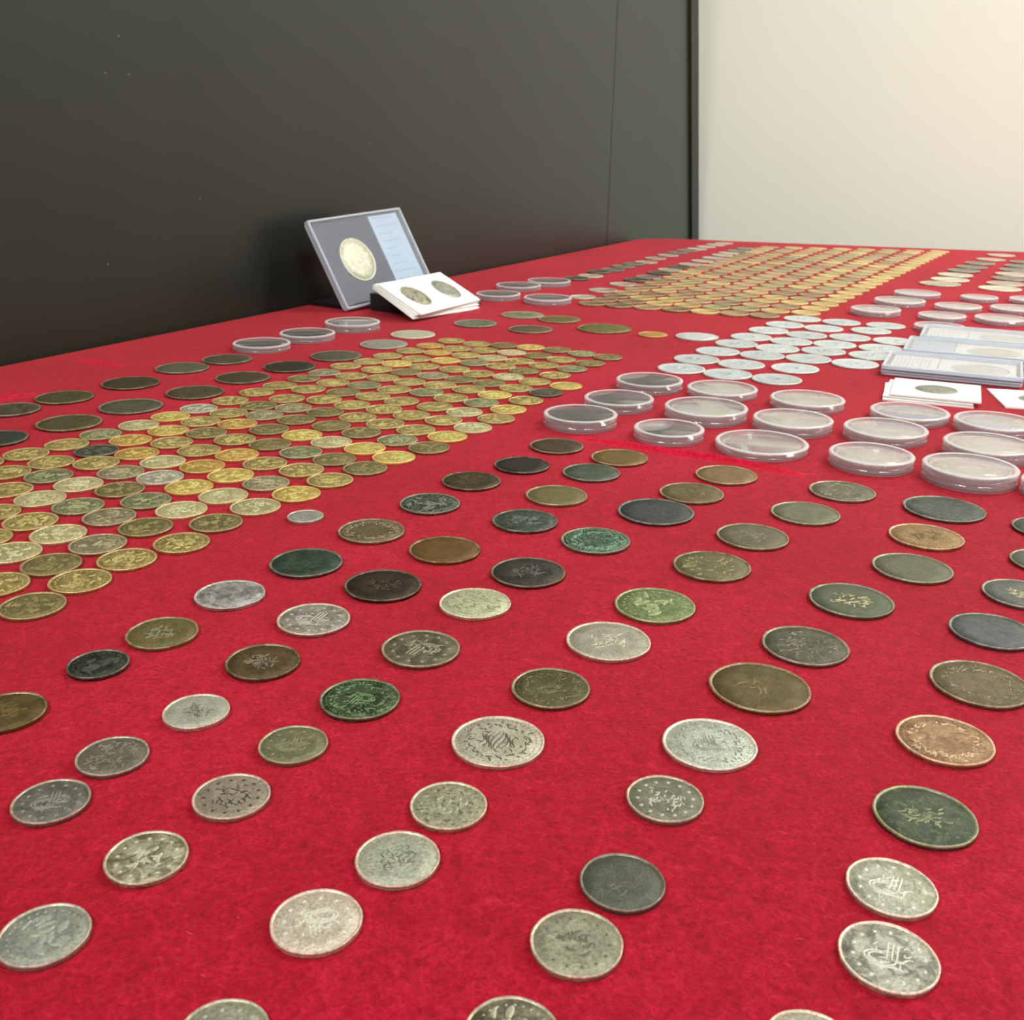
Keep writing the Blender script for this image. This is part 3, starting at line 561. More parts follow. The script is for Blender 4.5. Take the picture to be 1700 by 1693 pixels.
BLOCK = [[(-164.3, 323.6, 'olive'), (-184.8, 340.9, 'brass')], [(-156.3, 345.4, 'brass'), (-173.3, 360.5, 'olive'), (-193.5, 371.6, 'pale'), (-211.9, 386.1, 'brass')], [(-146.5, 366.5, 'brass'), (-163.6, 381.8, 'grey'), (-183.8, 392.2, 'pale'), (-201.6, 406.4, 'brass'), (-222.1, 416.4, 'brass')], [(-130.8, 384.7, 'brass'), (-151.1, 401.9, 'olive'), (-170.7, 413.5, 'grey'), (-189.3, 426.5, 'green'), (-210.1, 435.7, 'pale'), (-230.1, 447.0, 'brass')], [(-123.2, 408.2, 'olive'), (-142.6, 423.6, 'pale'), (-162.1, 435.1, 'green'), (-179.3, 450.1, 'olive'), (-201.1, 456.6, 'pale'), (-220.3, 468.7, 'green'), (-242.6, 473.2, 'brass'), (-262.9, 487.9, 'brass')], [(-111.3, 429.2, 'pale'), (-129.3, 443.2, 'pale'), (-148.6, 455.2, 'bright'), (-166.7, 469.0, 'silver'), (-188.2, 476.2, 'grey'), (-205.7, 490.7, 'brass'), (-228.5, 491.0, 'brass'), (-247.0, 504.2, 'brass')], [(-96.7, 447.7, 'bright'), (-114.0, 462.4, 'grey'), (-133.8, 473.7, 'bright'), (-151.6, 487.8, 'orange'), (-173.4, 494.2, 'pale'), (-191.3, 508.2, 'orange'), (-213.7, 512.0, 'dark'), (-233.7, 522.8, 'brass')], [(-84.6, 468.8, 'brass'), (-101.3, 484.2, 'brass'), (-121.7, 494.2, 'brass'), (-139.4, 508.4, 'orange'), (-161.1, 515.3, 'brass'), (-179.9, 529.5, 'brass'), (-203.3, 532.9, 'orange'), (-223.4, 543.6, 'green')], [(-70.3, 488.6, 'olive'), (-88.0, 503.3, 'olive'), (-107.6, 514.7, 'green'), (-126.8, 528.8, 'olive'), (-147.9, 537.2, 'brass'), (-166.8, 549.8, 'olive'), (-189.2, 553.2, 'bright'), (-209.4, 563.8, 'pale')], [(-58.0, 508.1, 'bright'), (-75.1, 523.7, 'bright'), (-94.8, 534.9, 'pale'), (-113.3, 548.1, 'bright'), (-134.0, 559.1, 'olive'), (-154.6, 569.9, 'orange'), (-177.0, 573.8, 'brass'), (-197.6, 584.1, 'bright')], [(-41.2, 527.0, 'olive'), (-59.5, 540.6, 'green'), (-81.3, 555.0, 'olive'), (-100.4, 568.8, 'olive'), (-122.9, 581.3, 'olive'), (-143.7, 590.5, 'grey'), (-166.1, 594.3, 'brass'), (-186.7, 604.0, 'silver')], [(-32.6, 549.4, 'bright'), (-51.3, 562.4, 'brass'), (-70.2, 574.9, 'brass'), (-88.1, 588.9, 'brass'), (-109.3, 600.2, 'olive'), (-130.2, 609.1, 'grey'), (-152.6, 613.0, 'olive'), (-173.0, 625.2, 'brass')], [(-19.1, 569.2, 'pale'), (-36.9, 584.6, 'brass'), (-56.9, 595.4, 'brass'), (-74.9, 609.3, 'brass'), (-95.7, 618.5, 'brass'), (-115.4, 631.6, 'brass'), (-139.1, 632.8, 'brass'), (-161.9, 648.8, 'brass')], [(-6.0, 590.5, 'brass'), (-25.5, 605.0, 'pale'), (-44.4, 617.5, 'brass'), (-66.2, 630.3, 'brass'), (-85.8, 642.5, 'brass'), (-106.3, 652.4, 'olive'), (-130.6, 659.7, 'brass'), (-151.3, 668.9, 'brass')], [(1.2, 613.3, 'bright'), (-15.9, 629.5, 'green'), (-35.7, 640.7, 'brass'), (-52.5, 656.1, 'green'), (-74.4, 662.2, 'brass'), (-95.5, 673.5, 'green'), (-117.6, 679.8, 'brass'), (-139.5, 691.7, 'olive')], [(12.5, 637.4, 'brass'), (-7.6, 651.4, 'bright'), (-25.2, 666.3, 'brass'), (-45.1, 677.6, 'brass'), (-66.3, 685.7, 'brass'), (-85.9, 697.2, 'brass'), (-108.2, 702.1, 'brass'), (-128.9, 712.0, 'grey')], [(25.9, 660.2, 'dark'), (6.2, 671.6, 'brass'), (-11.9, 685.3, 'olive'), (-31.9, 696.1, 'olive'), (-51.9, 706.9, 'grey'), (-71.9, 717.7, 'olive'), (-93.6, 724.5, 'brass'), (-117.4, 735.0, 'brass')], [(40.2, 680.7, 'bright'), (19.2, 692.4, 'brass'), (1.0, 706.9, 'pale'), (-20.1, 715.5, 'brass'), (-38.0, 729.5, 'brass'), (-60.2, 737.4, 'brass'), (-81.3, 746.3, 'bright'), (-103.0, 753.1, 'brass')], [(34.2, 714.4, 'brass'), (12.7, 727.4, 'olive'), (-4.4, 743.0, 'brass'), (-24.4, 753.9, 'green'), (-46.0, 760.8, 'bright'), (-68.4, 765.0, 'brass'), (-91.1, 774.8, 'brass')], [(47.5, 737.3, 'green'), (27.2, 748.0, 'brass'), (9.4, 762.1, 'brass'), (-10.9, 772.3, 'pale'), (-31.6, 781.8, 'brass'), (-53.9, 790.7, 'orange'), (-75.9, 796.5, 'brass')], [(62.1, 758.4, 'olive'), (41.2, 770.6, 'brass'), (23.5, 784.9, 'olive'), (3.5, 795.6, 'pale'), (-18.0, 803.2, 'brass'), (-40.0, 808.7, 'brass'), (-61.9, 819.2, 'orange')], [(77.8, 782.6, 'olive'), (58.7, 795.0, 'green'), (39.7, 809.1, 'olive'), (19.0, 818.5, 'bright'), (-2.7, 825.4, 'olive'), (-25.0, 829.4, 'brass'), (-46.2, 842.0, 'brass')]]
rg = random.Random(21)
for ci, chain in enumerate(BLOCK):
    for j, (x, y, tone) in enumerate(chain):
        b, r, e = brass(tone, rg.randrange(4))
        o = obj('brass_coin', b, loc=(x / 1000, y / 1000, TZ), rz=rg.uniform(0, 6.28))
        obj('rim', r, o); obj('relief', e, o)
        tag(o, '%s coin, %s from right edge in %s slanting row of near block' % (TONE[tone][2], ORD[j], ORD[ci]), 'coin', 'small brass coins packed in the near block')

FAR_CORNERS = [(0.562, 6.854), (1.784, 6.378), (2.755, 11.097), (4.472, 10.906)]
# ---------------------------------------------------------------- far block of gold coins (8 x 24)
FARM = {}
for k, (a, b, w_) in {'tan': ((176, 140, 98), (196, 162, 116), 'tan gold'), 'gold': ((198, 166, 96), (220, 190, 122), 'bright gold'), 'brown': ((146, 112, 76), (170, 136, 98), 'brownish gold'), 'oliv': ((156, 144, 96), (184, 170, 118), 'olive gold')}.items():
    m = (coin_mat('far_' + k, a, b, metal=.38, rough=.4, bump=.1), coin_mat('far_rim_' + k, lighter(b, .2), lighter(b, .3), metal=.38, rough=.36, bump=.1))
    v, f = lathe([(0, 0), (.0140, 0), (.0143, .0003), (.0143, .0017), (.0140, .0021), (.0131, .0021), (.0128, .0018), (0, .00185)], 32)
    fm = [1 if 32 * 3 <= i < 32 * 6 else 0 for i in range(len(f))]
    FARM[k] = (new_mesh('gold_coin', v, f, mats=list(m), fmat=fm, smooth=True), w_)
for j in range(24):
    for i in range(8):
        s, t = i / 7, j / 23
        p0 = Vector(FAR_CORNERS[0]).lerp(Vector(FAR_CORNERS[1]), s); p1 = Vector(FAR_CORNERS[2]).lerp(Vector(FAR_CORNERS[3]), s); p = p0.lerp(p1, t)
        p += Vector((rg.uniform(-.001, .001), rg.uniform(-.004, .004)))
        if j < 2 and i == 7: 
            if j == 0: continue
        k = rg.choices(['tan', 'gold', 'brown', 'oliv'], [5, 2 + (i > 4) * 3, 3, 2 + (i > 3) * 1.5])[0]
        if i == 7: k = 'gold'
        o = obj('gold_coin', FARM[k][0], loc=(p.x * S, p.y * S, TZ), rz=rg.uniform(0, 6))
        tag(o, '%s coin in far gold block, %s column from left, %s from the near edge' % (FARM[k][1], ORD[i], ORD[j]), 'coin', 'gold coins packed in the far block')

# ---------------------------------------------------------------- white holed coins
HR = 0.01744
m_h = coin_mat('white_metal', (190, 200, 206), (212, 220, 224), metal=.25, rough=.35, bump=.12, speck=.4)
m_hr = coin_mat('white_metal_rim', (236, 224, 214), (228, 232, 224), metal=.25, rough=.3, bump=.1)
def holed(hr):
    h = hr * .12; t = .0015; pr_ = [(h, 0), (hr * .97, 0), (hr, t * .2), (hr, t * .8), (hr * .98, t), (hr * .93, t), (hr * .9, t * .85), (h * 2, t * .85), (h * 1.7, t), (h * 1.1, t), (h, t * .8), (h, 0)]
    v, f = lathe(pr_, 56); fm = [1 if 56 * 3 <= i < 56 * 6 else 0 for i in range(len(f))]
    return new_mesh('holed_coin', v, f, mats=[m_h, m_hr], fmat=fm, smooth=True)
hm = holed(HR); hV, hF = relief('seal', HR * .9, .0015 * .85, .00016, 77)
hV2 = [(a, b) for a, b in zip(hV, range(len(hV)))]
hrel = new_mesh('relief', hV, [q for q in hF if all(hypot(hV[i][0], hV[i][1]) > HR * .3 for i in q)], coin_mat('white_relief', (240, 242, 236), (200, 210, 205), metal=.25, rough=.3), True)
for ri, row in enumerate([[(282.0, 984.1), (314.3, 967.3), (350.6, 951.5)], [(256.2, 948.4), (287.2, 931.4), (327.1, 922.1)], [(233.3, 915.6), (261.7, 894.9), (296.8, 886.0), (330.1, 871.4)], [(210.1, 880.8), (239.8, 862.1), (273.2, 851.2), (306.6, 836.7)], [(190.5, 848.3), (220.1, 829.3), (255.2, 821.0), (288.4, 804.7)], [(168.4, 813.2), (200.6, 799.1), (234.0, 788.3), (264.9, 771.1)], [(145.7, 779.7), (176.5, 762.7), (213.8, 750.7)], [(128.4, 743.9), (159.0, 726.7), (190.7, 711.7)]]):
    for j, (x, y) in enumerate(row):
        o = obj('holed_coin', hm, loc=(x / 1000, y / 1000, TZ), rz=rg.uniform(0, 6)); obj('relief', hrel, o)
        tag(o, 'white metal coin with centre hole, %s row from back of group, %s from its left' % (ORD[ri], ORD[j]), 'coin', 'white holed coins set in slanting rows')

# ---------------------------------------------------------------- far loose rows
FT = {'pale': ((178, 162, 144), (206, 190, 170)), 'grey': ((116, 110, 94), (142, 136, 118)), 'dark': ((70, 64, 54), (98, 92, 76)), 'bright': ((206, 204, 178), (228, 220, 196))}
FTM = {k: coin_mat('farrow_' + k, a, b, metal=.4, rough=.4, bump=.1) for k, (a, b) in FT.items()}
FTR = {k: coin_mat('farrow_rim_' + k, lighter(a, .3), lighter(b, .3), metal=.4, rough=.4, bump=.1) for k, (a, b) in FT.items()}
FW = {'pale': 'pale silver', 'grey': 'grey bronze', 'dark': 'dark bronze', 'bright': 'bright silver'}
for key, place, grp, rows in [('A', 'the row nearest the black wall', 'loose coins in the back row', [(84.2, 1272.7, 0.01581, 'dark'), (102.8, 1299.2, 0.01581, 'pale'), (117.2, 1344.7, 0.01581, 'dark'), (136.9, 1369.7, 0.01581, 'grey'), (155.1, 1409.5, 0.01581, 'grey'), (172.8, 1444.0, 0.01553, 'grey'), (193.4, 1468.0, 0.01578, 'pale'), (213.2, 1521.9, 0.01581, 'pale'), (238.3, 1568.3, 0.01581, 'pale'), (259.5, 1612.0, 0.01546, 'grey'), (280.0, 1647.2, 0.01581, 'grey'), (300.0, 1675.7, 0.01581, 'pale'), (321.4, 1714.5, 0.01548, 'pale'), (344.4, 1753.1, 0.01581, 'pale'), (364.3, 1782.6, 0.01506, 'pale')]), ('B', 'the row beside the far gold block', 'loose coins beside the far block', [(80.0, 1110.9, 0.01391, 'bright'), (106.7, 1166.3, 0.01612, 'pale'), (135.2, 1222.0, 0.01612, 'pale'), (156.4, 1266.5, 0.01612, 'dark'), (174.9, 1296.9, 0.01612, 'grey'), (194.7, 1342.4, 0.01609, 'dark'), (213.1, 1378.3, 0.01612, 'pale'), (231.4, 1413.7, 0.01612, 'dark'), (251.7, 1448.1, 0.01612, 'pale'), (276.5, 1494.1, 0.01612, 'pale'), (299.6, 1539.0, 0.01612, 'pale'), (321.7, 1580.3, 0.01612, 'pale'), (339.1, 1616.2, 0.01612, 'pale'), (360.7, 1655.4, 0.01601, 'grey'), (382.3, 1691.4, 0.0154, 'grey')]), ('C', 'the row beyond the capsules', 'loose coins beyond the capsules', [(527.6, 1271.6, 0.02402, 'pale'), (557.6, 1315.9, 0.02287, 'bright'), (585.8, 1368.0, 0.02204, 'bright'), (618.3, 1419.5, 0.02109, 'grey'), (649.1, 1466.9, 0.02089, 'grey'), (682.8, 1517.5, 0.02068, 'grey'), (724.4, 1575.8, 0.02052, 'pale'), (771.2, 1645.3, 0.02042, 'pale')]), ('D', 'the row at the far right edge', 'loose coins at the far right', [(583.8, 1234.1, 0.02402, 'bright'), (613.3, 1281.5, 0.02325, 'pale'), (643.9, 1336.6, 0.02286, 'grey'), (670.2, 1385.0, 0.02278, 'pale'), (698.4, 1436.8, 0.0227, 'grey'), (727.7, 1488.5, 0.02157, 'grey'), (760.9, 1544.2, 0.02139, 'grey')])]:
    for j, (x, y, R, tone) in enumerate(rows):
        v, f = lathe([(0, 0), (R * .97, 0), (R, .0004), (R, .0015), (R * .98, .0019), (R * .92, .0019), (R * .9, .0016), (0, .00165)], 40)
        fm = [1 if 40 * 3 <= i < 40 * 6 else 0 for i in range(len(f))]
        o = obj('silver_coin', new_mesh('silver_coin', v, f, mats=[FTM[tone], FTR[tone]], fmat=fm, smooth=True), loc=(x / 1000, y / 1000, TZ), rz=rg.uniform(0, 6))
        tag(o, '%s coin, %s from the near end of %s' % (FW[tone], ORD[j], place), 'coin', grp)

# ---------------------------------------------------------------- round capsules with a coin inside
CAPS = {
 'c1': (43.5, 582.4, 21.6, 7.4, 0, 'dark', 'front left clear capsule with dark coin, nearest the brass block', 'dark coin in the front left capsule'),
 'c2': (70.6, 627.6, 21.7, 6.5, 0, 'dark', 'clear capsule with dark coin, second in the left line of capsules', 'dark coin in the second capsule of the left line'),
 'c3': (96.5, 680.1, 22.4, 6.8, 0, 'dark', 'clear capsule with dark coin, farthest in the left line of three', 'dark coin in the farthest capsule of the left line'),
 'c4': (91.6, 556.6, 19.7, 6.4, 0, 'green', 'small clear capsule with greenish coin and white ring, front', 'greenish dark coin in the small front capsule'),
 'c5': (142.9, 665.1, 22.9, 5.3, 0, 'silver', 'clear capsule touching the holed coins, silver coin inside', 'silver coin in the capsule touching the holed coins'),
 'c6': (120.7, 602.8, 24.8, 7.7, 0, 'silver', 'large clear capsule with glinting wall, behind the small greenish one', 'silver coin in the large glinting capsule'),
 'c7': (138.9, 535.4, 24.8, 5.0, 0, 'silver', 'very large flat clear capsule with greyish coin at the cloth crease', 'greyish silver coin in the very large flat capsule'),
 'c8': (190.9, 634.9, 23.0, 6.2, 0, 'silver', 'clear capsule at the back of the middle line of three', 'silver coin in the back capsule of the middle line'),
 'c9': (167.4, 580.3, 22.8, 6.9, 0, 'silver', 'clear capsule in the middle of the middle line of three', 'silver coin in the middle capsule of the middle line'),
 'c10': (189.8, 509.7, 21.4, 6.8, 0, 'silver', 'clear capsule with red line under its lid, front of the right middle line', 'silver coin in the front capsule of right middle line'),
 'c11': (215.3, 562.4, 22.9, 6.7, 0, 'silver', 'clear capsule second in the right middle line', 'silver coin in the second capsule of right middle line'),
 'c12': (245.5, 607.0, 23.0, 5.7, 0, 'silver', 'clear capsule overlapping the flat white card holders in view', 'silver coin in the capsule before the white card holders'),
 'c13': (230.8, 486.1, 22.5, 8.2, 0, 'silver', 'largest clear capsule in front at right with thick double rim', 'silver coin in the largest front right capsule'),
 'c14': (259.8, 530.4, 23.2, 7.5, 0, 'silver', 'clear capsule behind the largest front right one, at the edge', 'silver coin in the capsule behind the largest right one'),
 'c15': (287.1, 582.7, 23.2, 6.6, 0, 'silver', 'clear capsule at right edge before the second white card', 'silver coin in the capsule before the second white card'),
 'c16': (267.1, 462.8, 20.0, 7.3, 0, 'silver', 'clear capsule almost wholly cut off by the right edge', 'silver coin in the capsule cut off by the right edge'),
 'c17': (365.5, 1024.7, 23.8, 6.3, 0, 'pale', 'nearest clear capsule of the far left line beside the gold block', 'pale coin in the nearest capsule beside the gold block'),
 'c18': (414.2, 1093.7, 25.7, 5.8, 0, 'pale', 'second clear capsule of the line beside the far gold block', 'pale coin in the second capsule beside the gold block'),
 'c19': (458.1, 1161.2, 24.6, 5.0, 0, 'pale', 'third clear capsule of the line beside the far gold block', 'pale coin in the third capsule beside the gold block'),
 'c20': (463.5, 1063.2, 22.9, 5.0, 0, 'pale', 'clear capsule second of the far middle line', 'pale coin in the second capsule of the far middle line'),
 'c21': (421.4, 999.3, 22.0, 5.0, 0, 'pale', 'clear capsule of the far middle line behind the one by the cases', 'pale coin in the capsule behind the one by the cases'),
 'c22': (393.1, 933.9, 21.9, 5.0, 0, 'pale', 'clear capsule half hidden behind the rear flat case', 'pale coin in the capsule half hidden behind the cases'),
 'c23': (515.6, 1133.6, 19.1, 5.0, 0, 'pale', 'farthest clear capsule of the far middle line', 'pale coin in the farthest capsule of the middle line'),
 'c24': (471.1, 983.5, 23.3, 5.4, 0, 'pale', 'pinkish clear capsule right behind the rear flat case', 'pale coin in the capsule right behind the rear case'),
 'c25': (517.9, 1054.3, 23.6, 5.0, 0, 'pale', 'clear capsule at the far right, second from its front', 'pale coin in the second far right capsule'),
 'c26': (568.6, 1121.9, 23.4, 5.0, 0, 'pale', 'clear capsule at far right cut by the picture edge, farthest', 'pale coin in the farthest capsule at the right edge'),
 'l1': (-10.2, 1096.7, 23.7, 5.9, 0, 'grey', 'clear capsule nearest the white card, of the four far left capsules', 'grey coin in the capsule nearest the leaning white card'),
 'l2': (12.0, 1175.9, 25.6, 5.0, 0, 'grey', 'middle back clear capsule of the four beyond the white card', 'grey coin in the middle back capsule beyond the card'),
 'l3': (47.8, 1213.0, 25.4, 5.9, 0, 'grey', 'farthest clear capsule of the four beyond the white card', 'grey coin in the farthest capsule beyond the card'),
 'l4': (41.3, 1071.5, 24.9, 6.1, 0, 'silver', 'bright clear capsule with pale coin, right front of the four beyond the card', 'pale coin in the bright capsule beyond the card'),
 'n1': (-193.1, 800.1, 22.3, 5.4, 0, 'grey', 'leftmost clear capsule by the black wall', 'grey coin in the leftmost capsule by the wall'),
 'n2': (-165.4, 844.6, 22.7, 6.0, 0, 'grey', 'middle clear capsule of the three by the black wall', 'grey coin in the middle capsule by the wall'),
 'n3': (-135.6, 896.4, 24.0, 7.0, 0, 'grey', 'glinting clear capsule under the upright blue case', 'grey coin in the glinting capsule under the blue case'),
}
for key, (x, y, R, h, body, coin_t, lab, clab) in CAPS.items():
    R /= 1000; h *= S / S / 1000
    root = obj('coin_capsule', None, loc=(x / 1000, y / 1000, TZ)); tag(root, lab, 'coin capsule', 'clear round coin capsules')
    mid = h * .52; w_ = .0011
    v, f = lathe([(0, 0), (R * .975, 0), (R * .99, .0009), (R * .99, mid - .0001), (R * .99 - w_, mid - .0001), (R * .99 - w_, .0009), (0, .0009)], 72)
    base = new_mesh('base', v, f, mats=[M_CLEAR, M_CLEARSIDE, M_RIMGLINT], fmat=[0 if (i < 72 or i >= 72 * 5) else (2 if i < 144 else 1) for i in range(len(f))])
    base.polygons.foreach_set('use_smooth', [True] * len(f)); obj('base', base, root)
    v, f = lathe([(0, h - .0009), (R - w_ * 1.6, h - .0009), (R - w_, mid + .0002), (R, mid + .0001), (R, h - .0005), (R - .0005, h), (R - w_ * 1.8, h), (R - w_ * 2.1, h - .0002), (0, h - .0002)], 72)
    lid = new_mesh('lid', v, f, mats=[M_CLEAR, M_CLEARSIDE, M_RIMGLINT], fmat=[0 if (i < 72 or i >= 72 * 7) else (2 if i >= 72 * 4 else 1) for i in range(len(f))])
    lid.polygons.foreach_set('use_smooth', [True] * len(f)); obj('lid', lid, root)
    a, b = {'dark': ((64, 62, 54), (92, 90, 80)), 'grey': ((128, 124, 112), (150, 146, 132)), 'silver': ((182, 178, 160), (204, 198, 180)), 'green': ((86, 92, 82), (112, 120, 104)), 'pale': ((205, 196, 184), (215, 205, 195))}[coin_t]
    cr = R * (.84 if coin_t != 'green' else .74); ct = min(.0019, h - .0026); zc = max(.0010, h - .0013 - ct - .0003)
    if zc > .0016:
        v, f = lathe([(cr * .86, .0010), (R * .985 - .0013, .0010), (R * .985 - .0013, zc - .0001), (cr * .86, zc - .0001), (cr * .86, .0010)], 48); obj('inner_ring', new_mesh('inner_ring', v, f, M_CLEARSIDE, True), root)
    mf = coin_mat('capsule_coin_' + key, a, b, rough=.4, metal=.4); mr = coin_mat('capsule_rim_' + key, lighter(a, .3), lighter(b, .25), metal=.4)
    bb, rr_, ee = coin_meshes(cr, ct, 'wreath' if coin_t != 'dark' else 'worn', sum(map(ord, key)), mf, mr, mr, 48)
    c = obj('encapsulated_coin', bb, loc=(x / 1000, y / 1000, TZ + zc)); obj('rim', rr_, c); obj('relief', ee, c)
    tag(c, clab, 'coin', 'coins inside round capsules')

# ---------------------------------------------------------------- rectangular case builder (local frame: x along long side, y up the short side, z out of face)
def case(root, w_, h_, t_, uc, vc, cr, label_side, dark=True, lines=True):
    lip = .0022
    v, f = box_data(0, w_, 0, h_, 0, t_ * .42, .003); obj('back_shell', new_mesh('back_shell', v, f, mats=[M_CASE, M_CASEEDGE], fmat=[0] + [1] * 24 + [0]), root)
    V = []; F = []
    v, f = box_data(0, w_, 0, h_, t_ * .80, t_, .003); obj('front_shell', new_mesh('front_shell', v, f, mats=[M_CASE, M_CASEEDGE], fmat=[0] + [1] * 24 + [0]), root)
    # raised frame around the shell
    V = []; F = []
    for a0, a1, b0, b1 in ((0, w_, 0, lip), (0, w_, h_ - lip, h_), (0, lip, lip, h_ - lip), (w_ - lip, w_, lip, h_ - lip)):
        v, f = box_data(a0, a1, b0, b1, t_ * .66, t_ + .0005, .0005); n = len(V); V += v; F += [tuple(i + n for i in q) for q in f]
    obj('frame', new_mesh('frame', V, F, M_CASEEDGE), root)
    V = []; F = []; e_ = .0004
    for a0, a1, b0, b1 in ((e_, w_ - e_, e_, lip), (e_, w_ - e_, h_ - lip, h_ - e_), (e_, lip, lip, h_ - lip), (w_ - lip, w_ - e_, lip, h_ - lip)):
        v, f = box_data(a0, a1, b0, b1, t_ * .56, t_ * .66, .0002); n = len(V); V += v; F += [tuple(i + n for i in q) for q in f]
    tag(obj('gasket', new_mesh('gasket', V, F, M_GASKET), root), 'dark seam line between the two shells')
    V = []; F = []
    for a0, a1, b0, b1 in ((0, w_, 0, lip), (0, w_, h_ - lip, h_), (0, lip, lip, h_ - lip), (w_ - lip, w_, lip, h_ - lip)):
        v, f = box_data(a0, a1, b0, b1, t_ * .42, t_ * .56, .0003); n = len(V); V += v; F += [tuple(i + n for i in q) for q in f]
    obj('lower_frame', new_mesh('lower_frame', V, F, M_CASEEDGE), root)
    z0 = t_ * .46; z1 = t_ * .70; m = .004
    l0, l1 = (w_ * label_side[0], w_ * label_side[1])
    i0, i1 = (m, l0) if label_side[0] > .5 else (l1, w_ - m)
    # insert card with a round hole
    n = 48; V = []; F = []
    ring = [(uc + cr * 1.02 * cos(2 * pi * k / n), vc + cr * 1.02 * sin(2 * pi * k / n)) for k in range(n)]
    outer = []
    for k in range(n):
        a = 2 * pi * k / n; dx, dy = cos(a), sin(a)
        ts = [((i1 if dx > 0 else i0) - uc) / dx if abs(dx) > 1e-6 else 1e9, ((h_ - m if dy > 0 else m) - vc) / dy if abs(dy) > 1e-6 else 1e9]
        t = min(q for q in ts if q > 0); outer.append((uc + dx * t, vc + dy * t))
    # snap the nearest ray to each corner
    for cx, cy in ((i0, m), (i1, m), (i1, h_ - m), (i0, h_ - m)):
        k = min(range(n), key=lambda q: hypot(outer[q][0] - cx, outer[q][1] - cy)); outer[k] = (cx, cy)
    for z in (z0, z1): V += [(x, y, z) for x, y in ring] + [(x, y, z) for x, y in outer]
    for k in range(n):
        q = (k + 1) % n
        F += [(k, q, n + q, n + k), (2 * n + q, 2 * n + k, 3 * n + k, 3 * n + q), (k, 2 * n + k, 2 * n + q, q), (n + q, 3 * n + q, 3 * n + k, n + k)]
    me = new_mesh('insert_card', V, F, M_NAVY if dark else M_WHITEINS)
    bm = bmesh.new(); bm.from_mesh(me); bmesh.ops.recalc_face_normals(bm, faces=bm.faces); bm.to_mesh(me); bm.free()
    tag(obj('insert_card', me, root), 'slate blue insert card around the coin' if dark else None)
    v, f = box_data(l0 + .0008, l1 - .0008, m, h_ - m, z0, z1 + .0002, .0004); lab = tag(obj('label_card', new_mesh('label_card', v, f, M_LABEL if dark or lines == 'blue' else M_WHITEINS), root), 'pale blue printed label strip' if dark or lines == 'blue' else 'white printed label strip')
    V = []; F = []
    rr = random.Random(int(w_ * 1e5)); lw = l1 - l0
    for k in range(9):
        u = .1 + .085 * k; 
        if dark: a0, a1, b0, b1 = l0 + lw * .15, l0 + lw * rr.uniform(.5, .88), h_ * (.93 - .09 * k), h_ * (.93 - .09 * k) - .0016
        else: a0, a1, b0, b1 = l0 + lw * u, l0 + lw * u + .0008, h_ * .8, h_ * rr.choice((.22, .2, .5))
        v, f = box_data(min(a0, a1), max(a0, a1), min(b0, b1), max(b0, b1), z1 + .0002, z1 + .0003, .0001); n = len(V); V += v; F += [tuple(i + n for i in q) for q in f]
    obj('print_line', new_mesh('print_line', V, F, M_PRINT if dark or lines == 'blue' else M_PRINTG), lab)
    return z0

# upright holder leaning by the black wall
def frame_mat(o, U, V, Wn):
    m = Matrix((U, V, Wn)).transposed().to_4x4(); m.translation = o; return m
a, b, c = 0.947, 1.061, 0.058
Rz = Matrix.Rotation(a, 3, 'Z'); Rx = Matrix.Rotation(b, 3, 'X'); Ry = Matrix.Rotation(c, 3, 'Z'); RR = Rz @ Rx @ Ry
U, V_, Wn = RR.col[0], RR.col[1], RR.col[2]
SW, SH, ST = .885 * S, .594 * S, .0075
root = obj('coin_case', None); root.matrix_world = frame_mat(W(-.989, 6.367, .0) - Wn * ST + Vector((0, 0, .003)), U, V_, Wn)
tag(root, 'clear coin case with slate blue insert, propped upright near the black wall', 'coin case')
z0 = case(root, SW, SH, ST, .298 * S, .301 * S, .149 * S, (.62, .955))
mf = coin_mat('cream_silver', (214, 208, 176), (232, 228, 200), metal=.3, rough=.4); mr = coin_mat('cream_silver_rim', (226, 222, 196), (236, 232, 210), metal=.3)
bb, rr_, ee = coin_meshes(.147 * S, .0024, 'wreath', 901, mf, mr, mr, 72, 0)
cc = obj('cased_coin', bb); cc.matrix_world = frame_mat(root.matrix_world @ Vector((.298 * S, .301 * S, z0 - .0002)), U, V_, Wn); obj('rim', rr_, cc); obj('relief', ee, cc)
tag(cc, 'large cream silver coin inside the upright blue case', 'coin')
# small black stand under the propped holders: back rest, sloped front block imitating shade
o = Vector((0, 0, 0)); hu = Vector((U.x, U.y, 0)).normalized(); hb = Vector((-hu.y, hu.x, 0))      # hb points back to the wall
base0 = W(-.989, 6.367) + hu * .012
st = obj('display_stand', None, loc=base0); tag(st, 'small black display stand under and behind the upright coin case, front block imitating shade', 'stand')
def prism_along(sec, x0, x1, mat, name, parent):
    n = len(sec); V = [tuple(hu * x + hb * s + Vector((0, 0, z))) for x in (x0, x1) for s, z in sec]
    F = [tuple(range(n)), tuple(reversed(range(n, 2 * n)))] + [(i, n + i, n + (i + 1) % n, (i + 1) % n) for i in range(n)]
    me = new_mesh(name, V, F, mat); bm = bmesh.new(); bm.from_mesh(me); bmesh.ops.recalc_face_normals(bm, faces=bm.faces); bm.to_mesh(me); bm.free()
    return obj(name, me, parent)
prism_along([(.012, 0), (.062, 0), (.062, .004), (.014, .004)], 0, SW * .86, M_STAND, 'base_plate', st)
prism_along([(.0175, .004), (.055, .074), (.060, .074), (.0245, .004)], .015, SW * .8, M_STAND, 'back_rest', st)
prism_along([(-.066, .0), (-.006, .0), (-.006, .0165), (-.036, .0165)], SW * .10, SW * .86, M_STAND, 'front_shade_block', st)  # black block enlarged in place of the shadow under the cards

